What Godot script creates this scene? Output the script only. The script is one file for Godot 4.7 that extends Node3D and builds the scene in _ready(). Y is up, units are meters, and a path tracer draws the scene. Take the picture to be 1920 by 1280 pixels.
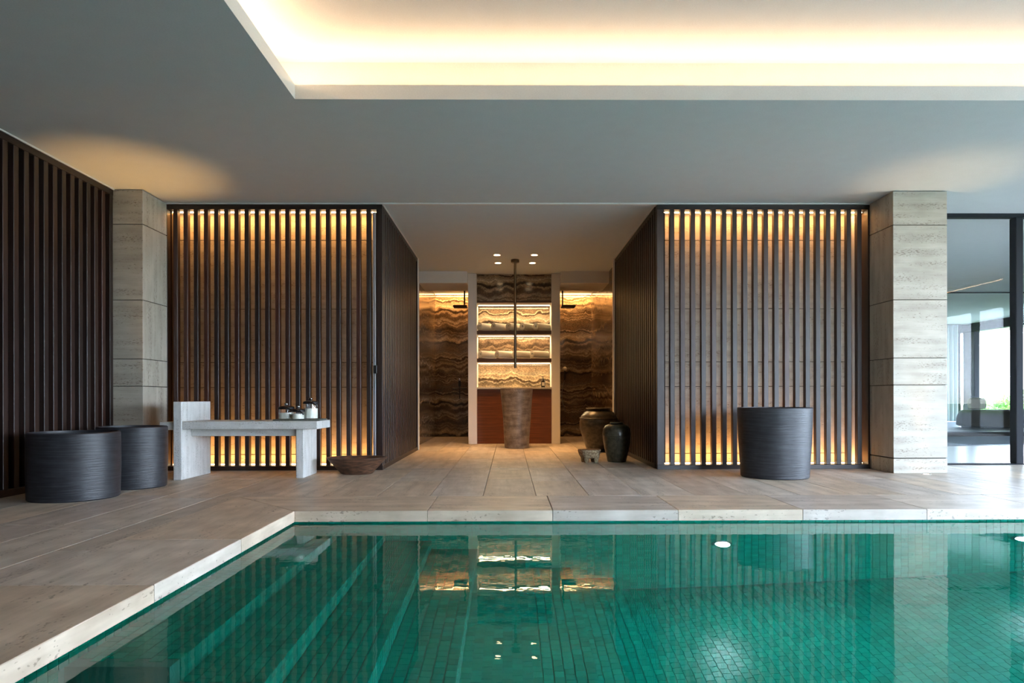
extends Node3D
# Indoor pool hall: travertine deck, slatted timber cabins, shower passage, emerald mosaic pool.

const CEIL := 2.81
const WATER := -0.0835
const POOL_X0 := -1.436
const POOL_X1 := 9.0
const POOL_Z0 := -4.292
const POOL_Z1 := -0.9
const BOX_Z := -6.75
const REAR_Z := 1.6
const HALL_X := 10.0

var rng := RandomNumberGenerator.new()
var used := {}
var M := {}

# ------------------------------------------------------------------ naming
func numbered(n: String) -> String:
	if not used.has(n):
		used[n] = 0
		return n
	used[n] += 1
	return "%s_%03d" % [n, used[n]]

func tag(o: Node, label: String, category: String, group := "", kind := "") -> Node:
	if label: o.set_meta("label", label)
	if category: o.set_meta("category", category)
	if group: o.set_meta("group", group)
	if kind: o.set_meta("kind", kind)
	return o

func thing(called: String, label: String, category: String, at := Vector3.ZERO, turn := 0.0, group := "") -> Node3D:
	var o := Node3D.new()
	o.name = numbered(called)
	add_child(o)
	o.position = at
	o.rotation.y = turn
	tag(o, label, category, group)
	return o

func setting(called: String, label := "", category := "") -> Node3D:
	var o := Node3D.new()
	o.name = numbered(called)
	add_child(o)
	tag(o, label, category, "", "structure")
	return o

func part(parent: Node, called: String, mesh: Mesh, m: Material, at := Vector3.ZERO, rot := Vector3.ZERO) -> MeshInstance3D:
	var o := MeshInstance3D.new()
	o.name = called
	o.mesh = mesh
	o.material_override = m
	o.position = at
	o.rotation = rot
	parent.add_child(o, true)
	return o

# ------------------------------------------------------------------ mesh helpers
func begin() -> SurfaceTool:
	var st := SurfaceTool.new()
	st.begin(Mesh.PRIMITIVE_TRIANGLES)
	return st

func face(st: SurfaceTool, pts: Array, out: Vector3, grain := 0, off := Vector2.ZERO) -> void:
	var n: Vector3 = (pts[1] - pts[0]).cross(pts[2] - pts[0])
	if n.length() < 1e-12: return
	n = n.normalized()
	var p := pts
	if n.dot(out) < 0.0:
		p = pts.duplicate()
		p.reverse()
		n = -n
	var a := n.abs()
	var ax := 0 if a.x >= a.y and a.x >= a.z else (1 if a.y >= a.z else 2)
	var ua := grain
	if ua == ax: ua = (ax + 1) % 3
	var va := 3 - ax - ua
	for i in range(1, p.size() - 1):
		for q in [p[0], p[i + 1], p[i]]:
			st.set_normal(n)
			st.set_uv(Vector2(q[ua], q[va]) + off)
			st.add_vertex(q)

func add_box(st: SurfaceTool, c: Vector3, size: Vector3, b := 0.0, grain := 0, off := Vector2.ZERO) -> void:
	var h := size * 0.5
	b = minf(b, minf(h.x, minf(h.y, h.z)) * 0.9)
	var v := func(s: Vector3, ax: int) -> Vector3:
		var p := Vector3(s.x * (h.x - b), s.y * (h.y - b), s.z * (h.z - b))
		p[ax] = s[ax] * h[ax]
		return c + p
	for ax in 3:
		var a2 := (ax + 1) % 3
		var a3 := (ax + 2) % 3
		for s in [-1.0, 1.0]:
			var pts := []
			for k in [[-1, -1], [1, -1], [1, 1], [-1, 1]]:
				var sg := Vector3.ZERO
				sg[ax] = s
				sg[a2] = k[0]
				sg[a3] = k[1]
				pts.append(v.call(sg, ax))
			var o := Vector3.ZERO
			o[ax] = s
			face(st, pts, o, grain, off)
	if b <= 0.0: return
	for ax in 3:
		var a2 := (ax + 1) % 3
		var a3 := (ax + 2) % 3
		for s2 in [-1.0, 1.0]:
			for s3 in [-1.0, 1.0]:
				var lo := Vector3.ZERO
				lo[ax] = -1.0
				lo[a2] = s2
				lo[a3] = s3
				var hi := lo
				hi[ax] = 1.0
				var o := lo
				o[ax] = 0.0
				face(st, [v.call(lo, a2), v.call(lo, a3), v.call(hi, a3), v.call(hi, a2)], o, grain, off)
	for i in 8:
		var s := Vector3(1.0 if i & 1 else -1.0, 1.0 if i & 2 else -1.0, 1.0 if i & 4 else -1.0)
		face(st, [v.call(s, 0), v.call(s, 1), v.call(s, 2)], s, grain, off)

func box(size: Vector3, b := 0.0, grain := 0, off := Vector2.ZERO, c := Vector3.ZERO) -> ArrayMesh:
	var st := begin()
	add_box(st, c, size, b, grain, off)
	return st.commit()

# a box given by its two corners, with its node at the middle of its base
func block(parent: Node, called: String, lo: Vector3, hi: Vector3, m: Material, b := 0.0, grain := 0, off := Vector2.ZERO) -> MeshInstance3D:
	var s := hi - lo
	return part(parent, called, box(s, b, grain, off, Vector3(0, s.y * 0.5, 0)), m, Vector3((lo.x + hi.x) * 0.5, lo.y, (lo.z + hi.z) * 0.5))

func quad(st: SurfaceTool, p: Array, n: Array, u: Array) -> void:
	# p given counter-clockwise seen from outside
	for i in [0, 2, 1, 0, 3, 2]:
		st.set_normal(n[i])
		st.set_uv(u[i])
		st.add_vertex(p[i])

# profile: list of smooth polylines of (radius, height), running so that the outside lies to the right when going up
func add_lathe(st: SurfaceTool, runs: Array, seg := 48, sx := 1.0, sz := 1.0, wob = null) -> void:
	for run in runs:
		var n: int = run.size()
		var nor := []
		var len := [0.0]
		for i in n:
			var a: Vector2 = run[maxi(i - 1, 0)]
			var b: Vector2 = run[mini(i + 1, n - 1)]
			var t := (b - a).normalized()
			nor.append(Vector2(t.y, -t.x))
			if i > 0: len.append(len[-1] + (run[i] as Vector2).distance_to(run[i - 1]))
		for j in seg:
			var q := []
			for jj in [j, j + 1]:
				var an: float = TAU * jj / seg
				for i in n:
					var r: Vector2 = run[i]
					var w: float = wob.call(an, r.y) if wob != null else 1.0
					var p := Vector3(cos(an) * r.x * sx * w, r.y, -sin(an) * r.x * sz * w)
					var nn := Vector3(cos(an) * nor[i].x / sx, nor[i].y, -sin(an) * nor[i].x / sz).normalized()
					q.append([p, nn, Vector2(float(jj) / seg, len[i])])
			for i in n - 1:
				var a = q[i]
				var b = q[n + i]
				var c = q[n + i + 1]
				var d = q[i + 1]
				quad(st, [a[0], b[0], c[0], d[0]], [a[1], b[1], c[1], d[1]], [a[2], b[2], c[2], d[2]])

func lathe(runs: Array, seg := 48, sx := 1.0, sz := 1.0, wob = null) -> ArrayMesh:
	var st := begin()
	add_lathe(st, runs, seg, sx, sz, wob)
	return st.commit()

func add_tube(st: SurfaceTool, path: Array, r: float, seg := 12, caps := true) -> void:
	var n := path.size()
	var up := Vector3.UP
	var rings := []
	var side := Vector3.ZERO
	var l := 0.0
	for i in n:
		var t: Vector3 = (path[mini(i + 1, n - 1)] - path[maxi(i - 1, 0)]).normalized()
		if i == 0:
			side = t.cross(up)
			if side.length() < 0.1: side = t.cross(Vector3.RIGHT)
			side = side.normalized()
		else:
			side = (side - t * side.dot(t)).normalized()
			l += (path[i] as Vector3).distance_to(path[i - 1])
		var o := t.cross(side)
		var ring := []
		for k in seg + 1:
			var a := TAU * k / seg
			var d := side * cos(a) + o * sin(a)
			ring.append([path[i] + d * r, d, Vector2(float(k) / seg, l)])
		rings.append(ring)
	for i in n - 1:
		for k in seg:
			var a = rings[i][k]
			var b = rings[i][k + 1]
			var c = rings[i + 1][k + 1]
			var d = rings[i + 1][k]
			quad(st, [a[0], b[0], c[0], d[0]], [a[1], b[1], c[1], d[1]], [a[2], b[2], c[2], d[2]])
	if caps:
		for e in [[0, path[0] - path[1]], [n - 1, path[n - 1] - path[n - 2]]]:
			var pts := []
			for k in seg: pts.append(rings[e[0]][k][0])
			face(st, pts, e[1])

func tube(path: Array, r: float, seg := 12) -> ArrayMesh:
	var st := begin()
	add_tube(st, path, r, seg)
	return st.commit()

func disc_runs(r: float, h: float, b := 0.002) -> Array:
	return [[Vector2(0.0001, 0), Vector2(r - b, 0)], [Vector2(r - b, 0), Vector2(r, b)], [Vector2(r, b), Vector2(r, h - b)], [Vector2(r, h - b), Vector2(r - b, h)], [Vector2(r - b, h), Vector2(0.0001, h)]]

# ------------------------------------------------------------------ textures
func nbytes(w: int, h: int, fw: int, fh: int, freq: float, sd: int, oct := 4, kind := FastNoiseLite.TYPE_SIMPLEX_SMOOTH) -> PackedByteArray:
	var n := FastNoiseLite.new()
	n.noise_type = kind
	n.seed = sd
	n.frequency = freq
	n.fractal_octaves = oct
	var im := n.get_seamless_image(fw, fh, false, false, 0.15, true)
	im.convert(Image.FORMAT_L8)
	if fw != w or fh != h: im.resize(w, h, Image.INTERPOLATE_CUBIC)
	return im.get_data()

func rgb_tex(w: int, h: int, data: PackedByteArray) -> ImageTexture:
	return ImageTexture.create_from_image(Image.create_from_data(w, h, false, Image.FORMAT_RGB8, data))

func l_tex(w: int, h: int, data: PackedByteArray) -> ImageTexture:
	return ImageTexture.create_from_image(Image.create_from_data(w, h, false, Image.FORMAT_L8, data))

# travertine: streaks along u, with small dark pits lying in the streaks. [colour, height]
func travertine(sd: int, dark: Color, pale: Color, pit: Color, pit_share: float) -> Array:
	var w := 1024
	var h := 1024
	var a := nbytes(w, h, 64, 512, 0.025, sd, 4)
	var b := nbytes(w, h, 160, 1024, 0.06, sd + 1, 3)
	var c := nbytes(w, h, 560, 1024, 0.085, sd + 2, 3)
	var d := nbytes(w, h, 512, 512, 0.012, sd + 3, 4)
	var rgb := PackedByteArray()
	rgb.resize(w * h * 3)
	var hh := PackedByteArray()
	hh.resize(w * h)
	var lim := 255.0 * (1.0 - pit_share)
	for i in w * h:
		var t := (a[i] * 0.42 + b[i] * 0.14 + d[i] * 0.44) / 255.0
		t = clampf((t - 0.5) * 1.8 + 0.5, 0.0, 1.0)
		var p := clampf((c[i] + (128 - a[i]) * 0.45 + (d[i] - 128) * 0.2 - lim) / 22.0, 0.0, 1.0) * 0.6
		var r := lerpf(dark.r, pale.r, t)
		var g := lerpf(dark.g, pale.g, t)
		var bl := lerpf(dark.b, pale.b, t)
		rgb[i * 3] = int(255.0 * lerpf(r, pit.r, p))
		rgb[i * 3 + 1] = int(255.0 * lerpf(g, pit.g, p))
		rgb[i * 3 + 2] = int(255.0 * lerpf(bl, pit.b, p))
		hh[i] = int(clampf(190.0 + (b[i] - 128) * 0.28 - p * 150.0, 0, 255))
	return [rgb_tex(w, h, rgb), l_tex(w, h, hh)]

# banded onyx: wavy horizontal layers, bands stacked along v
func onyx_texture() -> ImageTexture:
	var w := 1024
	var h := 1024
	var r := RandomNumberGenerator.new()
	r.seed = 77
	var tones := [Color(0.25, 0.19, 0.14), Color(0.55, 0.45, 0.35), Color(0.80, 0.71, 0.58), Color(0.42, 0.33, 0.25), Color(0.70, 0.60, 0.48), Color(0.86, 0.79, 0.68), Color(0.33, 0.26, 0.20), Color(0.60, 0.50, 0.40)]
	var stops := []
	var at := 0.0
	var n := 0
	while at < h - 8.0:
		stops.append([at, tones[r.randi() % tones.size()].lerp(tones[n % tones.size()], 0.4)])
		at += r.randf_range(4.0, 22.0) if r.randf() < 0.75 else r.randf_range(22.0, 60.0)
		n += 1
	stops.append([float(h), stops[0][1]])
	var table := []
	var k := 0
	for y in h:
		while stops[k + 1][0] <= y: k += 1
		var t: float = (y - stops[k][0]) / (stops[k + 1][0] - stops[k][0])
		var c: Color = stops[k][1].lerp(stops[k + 1][1], smoothstep(0.25, 0.75, t))
		table.append(c)
	var a := nbytes(w, h, 512, 128, 0.012, 5, 4)
	var b := nbytes(w, h, 512, 512, 0.02, 6, 4)
	var f := nbytes(w, h, 512, 1024, 0.11, 7, 2)
	var rgb := PackedByteArray()
	rgb.resize(w * h * 3)
	var i := 0
	for y in h:
		for x in w:
			var yy := posmod(int(y + (a[i] - 128) * 0.24 + (b[i] - 128) * 0.13), h)
			var c: Color = table[yy]
			var m := 0.86 + (f[i] - 128) * 0.0022 + (b[i] - 128) * 0.0012
			rgb[i * 3] = int(clampf(c.r * m, 0, 1) * 255.0)
			rgb[i * 3 + 1] = int(clampf(c.g * m, 0, 1) * 255.0)
			rgb[i * 3 + 2] = int(clampf(c.b * m, 0, 1) * 255.0)
			i += 1
	return rgb_tex(w, h, rgb)

# two-tone grain, stretched along u. [colour, height]
func grain(sd: int, dark: Color, pale: Color, fw: int, fh: int, freq: float, contrast := 1.5) -> Array:
	var w := 512
	var h := 512
	var a := nbytes(w, h, fw, fh, freq, sd, 4)
	var b := nbytes(w, h, 256, 256, 0.02, sd + 1, 3)
	var rgb := PackedByteArray()
	rgb.resize(w * h * 3)
	for i in w * h:
		var t := clampf(((a[i] * 0.75 + b[i] * 0.25) / 255.0 - 0.5) * contrast + 0.5, 0.0, 1.0)
		rgb[i * 3] = int(255.0 * lerpf(dark.r, pale.r, t))
		rgb[i * 3 + 1] = int(255.0 * lerpf(dark.g, pale.g, t))
		rgb[i * 3 + 2] = int(255.0 * lerpf(dark.b, pale.b, t))
	return [rgb_tex(w, h, rgb), l_tex(w, h, a)]

# ------------------------------------------------------------------ materials
func plain(c: Color, rough := 0.7, metal := 0.0) -> StandardMaterial3D:
	var m := StandardMaterial3D.new()
	m.albedo_color = c
	m.roughness = rough
	m.metallic = metal
	return m

func textured(t: Array, uv: Vector2, rough: float, relief := 0.0, tint := Color.WHITE) -> StandardMaterial3D:
	var m := plain(tint, rough)
	m.albedo_texture = t[0]
	m.uv1_scale = Vector3(uv.x, uv.y, 1)
	if relief > 0.0 and t.size() > 1:
		m.heightmap_enabled = true
		m.heightmap_texture = t[1]
		m.heightmap_scale = relief
	return m

func glowing(c: Color, e: float) -> StandardMaterial3D:
	var m := plain(Color(0.9, 0.9, 0.88), 0.5)
	m.emission_enabled = true
	m.emission = c
	m.emission_energy_multiplier = e
	return m

func pane_material(alpha := 0.04, tint := Color(0.9, 1.0, 0.97)) -> StandardMaterial3D:
	var m := plain(Color(tint, alpha), 0.0)
	m.transparency = BaseMaterial3D.TRANSPARENCY_ALPHA
	return m

func make_materials() -> void:
	var fl := travertine(11, Color(0.70, 0.645, 0.585), Color(0.87, 0.82, 0.765), Color(0.46, 0.41, 0.36), 0.20)
	for k in 4:
		var tint: Color = [Color(1, 1, 1), Color(0.95, 0.95, 0.96), Color(1.0, 0.97, 0.93), Color(0.91, 0.90, 0.89)][k]
		M["floor%d" % k] = textured(fl, Vector2(0.5, 0.55), 0.42, 0.10, tint)
	var wl := travertine(31, Color(0.71, 0.69, 0.655), Color(0.82, 0.81, 0.78), Color(0.47, 0.43, 0.38), 0.22)
	M.pillar = textured(wl, Vector2(0.5, 0.9), 0.55, 0.1, Color(0.87, 0.85, 0.815))
	var be := travertine(51, Color(0.76, 0.76, 0.745), Color(0.84, 0.84, 0.83), Color(0.48, 0.47, 0.45), 0.24)
	M.bench = textured(be, Vector2(1.3, 1.3), 0.6, 0.15, Color(1.0, 1.0, 1.0))
	M.grout = plain(Color(0.30, 0.27, 0.24), 0.9)
	M.joint = plain(Color(0.16, 0.15, 0.13), 0.9)
	M.onyx = textured([onyx_texture()], Vector2(0.42, 0.55), 0.12)
	var wd := grain(71, Color(0.62, 0.60, 0.58), Color(1, 1, 1), 24, 512, 0.06)
	M.slat0 = textured(wd, Vector2(0.5, 4.0), 0.42, 0.03, Color(0.235, 0.165, 0.145))
	M.slat1 = textured(wd, Vector2(0.5, 4.0), 0.42, 0.03, Color(0.275, 0.17, 0.14))
	M.slat2 = textured(wd, Vector2(0.5, 4.0), 0.42, 0.03, Color(0.215, 0.165, 0.15))
	M.slat3 = textured(wd, Vector2(0.5, 4.0), 0.42, 0.03, Color(0.335, 0.195, 0.15))
	M.frame = textured(wd, Vector2(0.5, 4.0), 0.42, 0.03, Color(0.19, 0.13, 0.112))
	M.backing = plain(Color(0.13, 0.09, 0.075), 0.7)
	var pt := grain(81, Color(0.96, 0.96, 0.96), Color(1, 1, 1), 512, 512, 0.15)
	M.ceiling = textured(pt, Vector2(1, 1), 0.85, 0.0, Color(0.815, 0.83, 0.825))
	M.white = textured(pt, Vector2(1, 1), 0.7, 0.0, Color(0.87, 0.85, 0.82))
	M.cabinet = textured(wd, Vector2(0.6, 3.0), 0.5, 0.02, Color(0.48, 0.26, 0.14))
	M.shelf = plain(Color(0.27, 0.16, 0.10), 0.5)
	var ce := grain(91, Color(0.50, 0.51, 0.54), Color(1, 1, 1), 24, 512, 0.07, 2.0)
	M.charcoal = textured(ce, Vector2(3.0, 2.2), 0.50, 0.10, Color(0.195, 0.20, 0.22))
	M.soil_dark = plain(Color(0.10, 0.095, 0.09), 0.95)
	var gl := grain(101, Color(0.6, 0.6, 0.55), Color(1, 1, 1), 128, 128, 0.04, 1.8)
	M.glaze = textured(gl, Vector2(3.0, 3.0), 0.32, 0.05, Color(0.36, 0.315, 0.25))
	M.glaze_olive = textured(gl, Vector2(3.0, 3.0), 0.30, 0.05, Color(0.31, 0.295, 0.24))
	var bw := grain(111, Color(0.20, 0.125, 0.085), Color(0.43, 0.30, 0.215), 96, 256, 0.03, 1.9)
	M.bowl = textured(bw, Vector2(3.0, 5.0), 0.5, 0.1)
	var sw := grain(121, Color(0.45, 0.36, 0.25), Color(0.74, 0.66, 0.53), 96, 256, 0.05, 1.7)
	M.driftwood = textured(sw, Vector2(4.0, 3.0), 0.75, 0.2)
	M.driftwood_top = textured(sw, Vector2(5.0, 5.0), 0.6, 0.1, Color(0.62, 0.42, 0.28))
	var ba := travertine(131, Color(0.42, 0.35, 0.28), Color(0.66, 0.59, 0.50), Color(0.26, 0.20, 0.15), 0.3)
	M.basin = textured(ba, Vector2(2.0, 0.9), 0.4, 0.15)
	M.satin = plain(Color(0.86, 0.87, 0.88), 0.4)
	M.steel = plain(Color(0.72, 0.73, 0.75), 0.25, 1.0)
	M.bronze = plain(Color(0.42, 0.36, 0.29), 0.35, 1.0)
	M.black = plain(Color(0.045, 0.045, 0.05), 0.4)
	M.ribbon = plain(Color(0.06, 0.06, 0.075), 0.35)
	M.glass = pane_material(0.004)
	M.glass.metallic_specular = 0.22
	M.jar_glass = pane_material(0.03, Color(0.9, 0.97, 0.95))
	M.wax = plain(Color(0.88, 0.89, 0.84), 0.5)
	M.slate = textured(gl, Vector2(6, 6), 0.6, 0.1, Color(0.40, 0.43, 0.41))
	var tw := grain(141, Color(0.90, 0.88, 0.84), Color(1, 1, 1), 512, 512, 0.25)
	M.towel = textured(tw, Vector2(8, 8), 0.95, 0.2, Color(0.93, 0.89, 0.82))
	M.towel.rim_enabled = true
	M.towel.rim = 0.4
	M.metal_frame = plain(Color(0.16, 0.165, 0.18), 0.7)
	M.metal_frame.metallic_specular = 0.2
	M.pale_floor = plain(Color(0.66, 0.67, 0.66), 0.25)
	M.platform = plain(Color(0.36, 0.39, 0.43), 0.35)
	M.platform_edge = plain(Color(0.20, 0.18, 0.19), 0.6)
	M.rug = textured(tw, Vector2(6, 6), 0.95, 0.2, Color(0.40, 0.46, 0.52))
	M.sofa_brown = textured(tw, Vector2(9, 9), 0.9, 0.1, Color(0.24, 0.205, 0.175))
	M.sofa_dark = textured(tw, Vector2(9, 9), 0.8, 0.1, Color(0.075, 0.08, 0.10))
	M.boucle = textured(tw, Vector2(12, 12), 1.0, 0.5, Color(0.86, 0.86, 0.84))
	M.curtain = plain(Color(0.72, 0.77, 0.75), 0.9)
	M.leaf = plain(Color(0.36, 0.52, 0.22), 0.6)
	M.leaf.backlight_enabled = true
	M.leaf.backlight = Color(0.4, 0.5, 0.2)
	M.bark = plain(Color(0.3, 0.23, 0.17), 0.9)
	var gr := grain(151, Color(0.34, 0.42, 0.22), Color(0.50, 0.58, 0.34), 512, 512, 0.05)
	M.lawn = textured(gr, Vector2(0.5, 0.5), 0.95)
	M.terrace = plain(Color(0.50, 0.49, 0.47), 0.9)
	M.paper = plain(Color(0.85, 0.83, 0.78), 0.7)
	M.amber = plain(Color(0.12, 0.07, 0.04), 0.15)
	# pool
	for k in 5:
		var c: Color = [Color(0.02, 0.485, 0.405), Color(0.015, 0.465, 0.385), Color(0.02, 0.505, 0.42), Color(0.02, 0.48, 0.41), Color(0.015, 0.445, 0.37)][k]
		M["tile%d" % k] = plain(c, 0.2)
	M.tile_any = plain(Color.WHITE, 0.2)
	M.tile_any.vertex_color_use_as_albedo = true
	for k in 5: M["tile%d" % k].metallic_specular = 0.2
	M.tile_any.metallic_specular = 0.2
	var tn := NoiseTexture2D.new()
	var tf := FastNoiseLite.new()
	tf.seed = 21
	tf.frequency = 0.02
	tn.noise = tf
	tn.width = 256
	tn.height = 256
	tn.seamless = true
	for n in ["tile0", "tile1", "tile2", "tile3", "tile4", "tile_any"]:
		M[n].heightmap_enabled = true          # hand-made glass: a slightly wavy face
		M[n].heightmap_texture = tn
		M[n].heightmap_scale = 0.03
		M[n].uv1_scale = Vector3(17, 17, 1)
	M.pool_grout = plain(Color(0.05, 0.42, 0.36), 0.8)
	var w := plain(Color(1, 1, 1, 0.0), 0.0)
	w.refraction_enabled = true
	w.metallic_specular = 0.45
	w.refraction_scale = 0.0333
	w.transparency = BaseMaterial3D.TRANSPARENCY_ALPHA
	var nt := NoiseTexture2D.new()
	var fn := FastNoiseLite.new()
	fn.seed = 9
	fn.frequency = 0.012
	fn.fractal_octaves = 3
	nt.noise = fn
	nt.width = 1024
	nt.height = 1024
	nt.seamless = true
	nt.as_normal_map = true
	nt.bump_strength = 2.0
	w.normal_enabled = true
	w.normal_texture = nt
	w.normal_scale = 0.055
	w.uv1_scale = Vector3(5, 2.2, 1)
	M.water = w
	# light fittings
	M.led = glowing(Color(1.0, 0.82, 0.58), 6.0)
	M.led_white = glowing(Color(1.0, 0.86, 0.66), 7.0)
	M.lamp_glass = glowing(Color(1.0, 0.86, 0.66), 14.0)
	M.pool_lamp = glowing(Color(0.80, 0.95, 1.0), 22.0)

# ------------------------------------------------------------------ lights
const WARM := Color(1.0, 0.80, 0.54)

func strip_light(parent: Node, at: Vector3, towards: Vector3, along: Vector3, length: float, width: float, c: Color, e: float) -> void:
	var l := AreaLight3D.new()
	l.name = "strip_glow"
	l.area_size = Vector2(length, width)
	l.light_color = c
	l.light_energy = e
	l.shadow_enabled = true
	l.area_range = 30.0
	parent.add_child(l, true)
	var z := -towards.normalized()
	var x := along.normalized()
	l.transform = Transform3D(Basis(x, z.cross(x), z), at)

func spot(parent: Node, at: Vector3, towards: Vector3, angle: float, c: Color, e: float, size := 0.03, soft := 0.6) -> void:
	var l := SpotLight3D.new()
	l.name = "beam"
	l.light_color = c
	l.light_energy = e
	l.spot_angle = angle
	l.spot_angle_attenuation = soft
	l.spot_range = 30.0
	l.spot_attenuation = 2.0
	l.light_size = size
	l.shadow_enabled = true
	parent.add_child(l, true)
	l.position = at
	l.look_at_from_position(l.global_position, l.global_position + towards, Vector3.UP if absf(towards.normalized().y) < 0.9 else Vector3.FORWARD)

# ------------------------------------------------------------------ build
func _ready() -> void:
	rng.seed = 4711
	# camera
	var cam := Camera3D.new()
	cam.name = "camera"
	add_child(cam)
	cam.position = Vector3(0, 0.75, 0)
	cam.rotation_degrees = Vector3(0, -0.45, -0.11)
	cam.projection = Camera3D.PROJECTION_FRUSTUM
	cam.near = 0.1
	cam.far = 300.0
	var f := 1200.0
	cam.size = cam.near * 1280.0 / f
	cam.frustum_offset = Vector2((960.0 - 964.425) / f, (746.982 - 640.0) / f) * cam.near
	cam.current = true
	# sky
	var env := Environment.new()
	var sky := Sky.new()
	var sm := ProceduralSkyMaterial.new()
	sm.sky_top_color = Color(0.70, 0.82, 0.97)
	sm.sky_horizon_color = Color(0.89, 0.945, 1.0)
	sm.ground_bottom_color = Color(0.55, 0.58, 0.52)
	sm.ground_horizon_color = Color(0.75, 0.78, 0.74)
	sky.sky_material = sm
	env.background_mode = Environment.BG_SKY
	env.sky = sky
	env.background_energy_multiplier = 31.0
	env.tonemap_mode = Environment.TONE_MAPPER_LINEAR
	env.tonemap_exposure = 1.2
	env.sdfgi_enabled = true
	env.ssao_enabled = true
	env.ssil_enabled = true
	var we := WorldEnvironment.new()
	we.name = "world_environment"
	we.environment = env
	add_child(we)

	make_materials()
	build_shell()
	build_ceiling()
	build_floor()
	build_pool()
	build_pillars()
	build_screens()
	build_passage()
	build_lounge()
	build_deck_things()
	build_outside()

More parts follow.
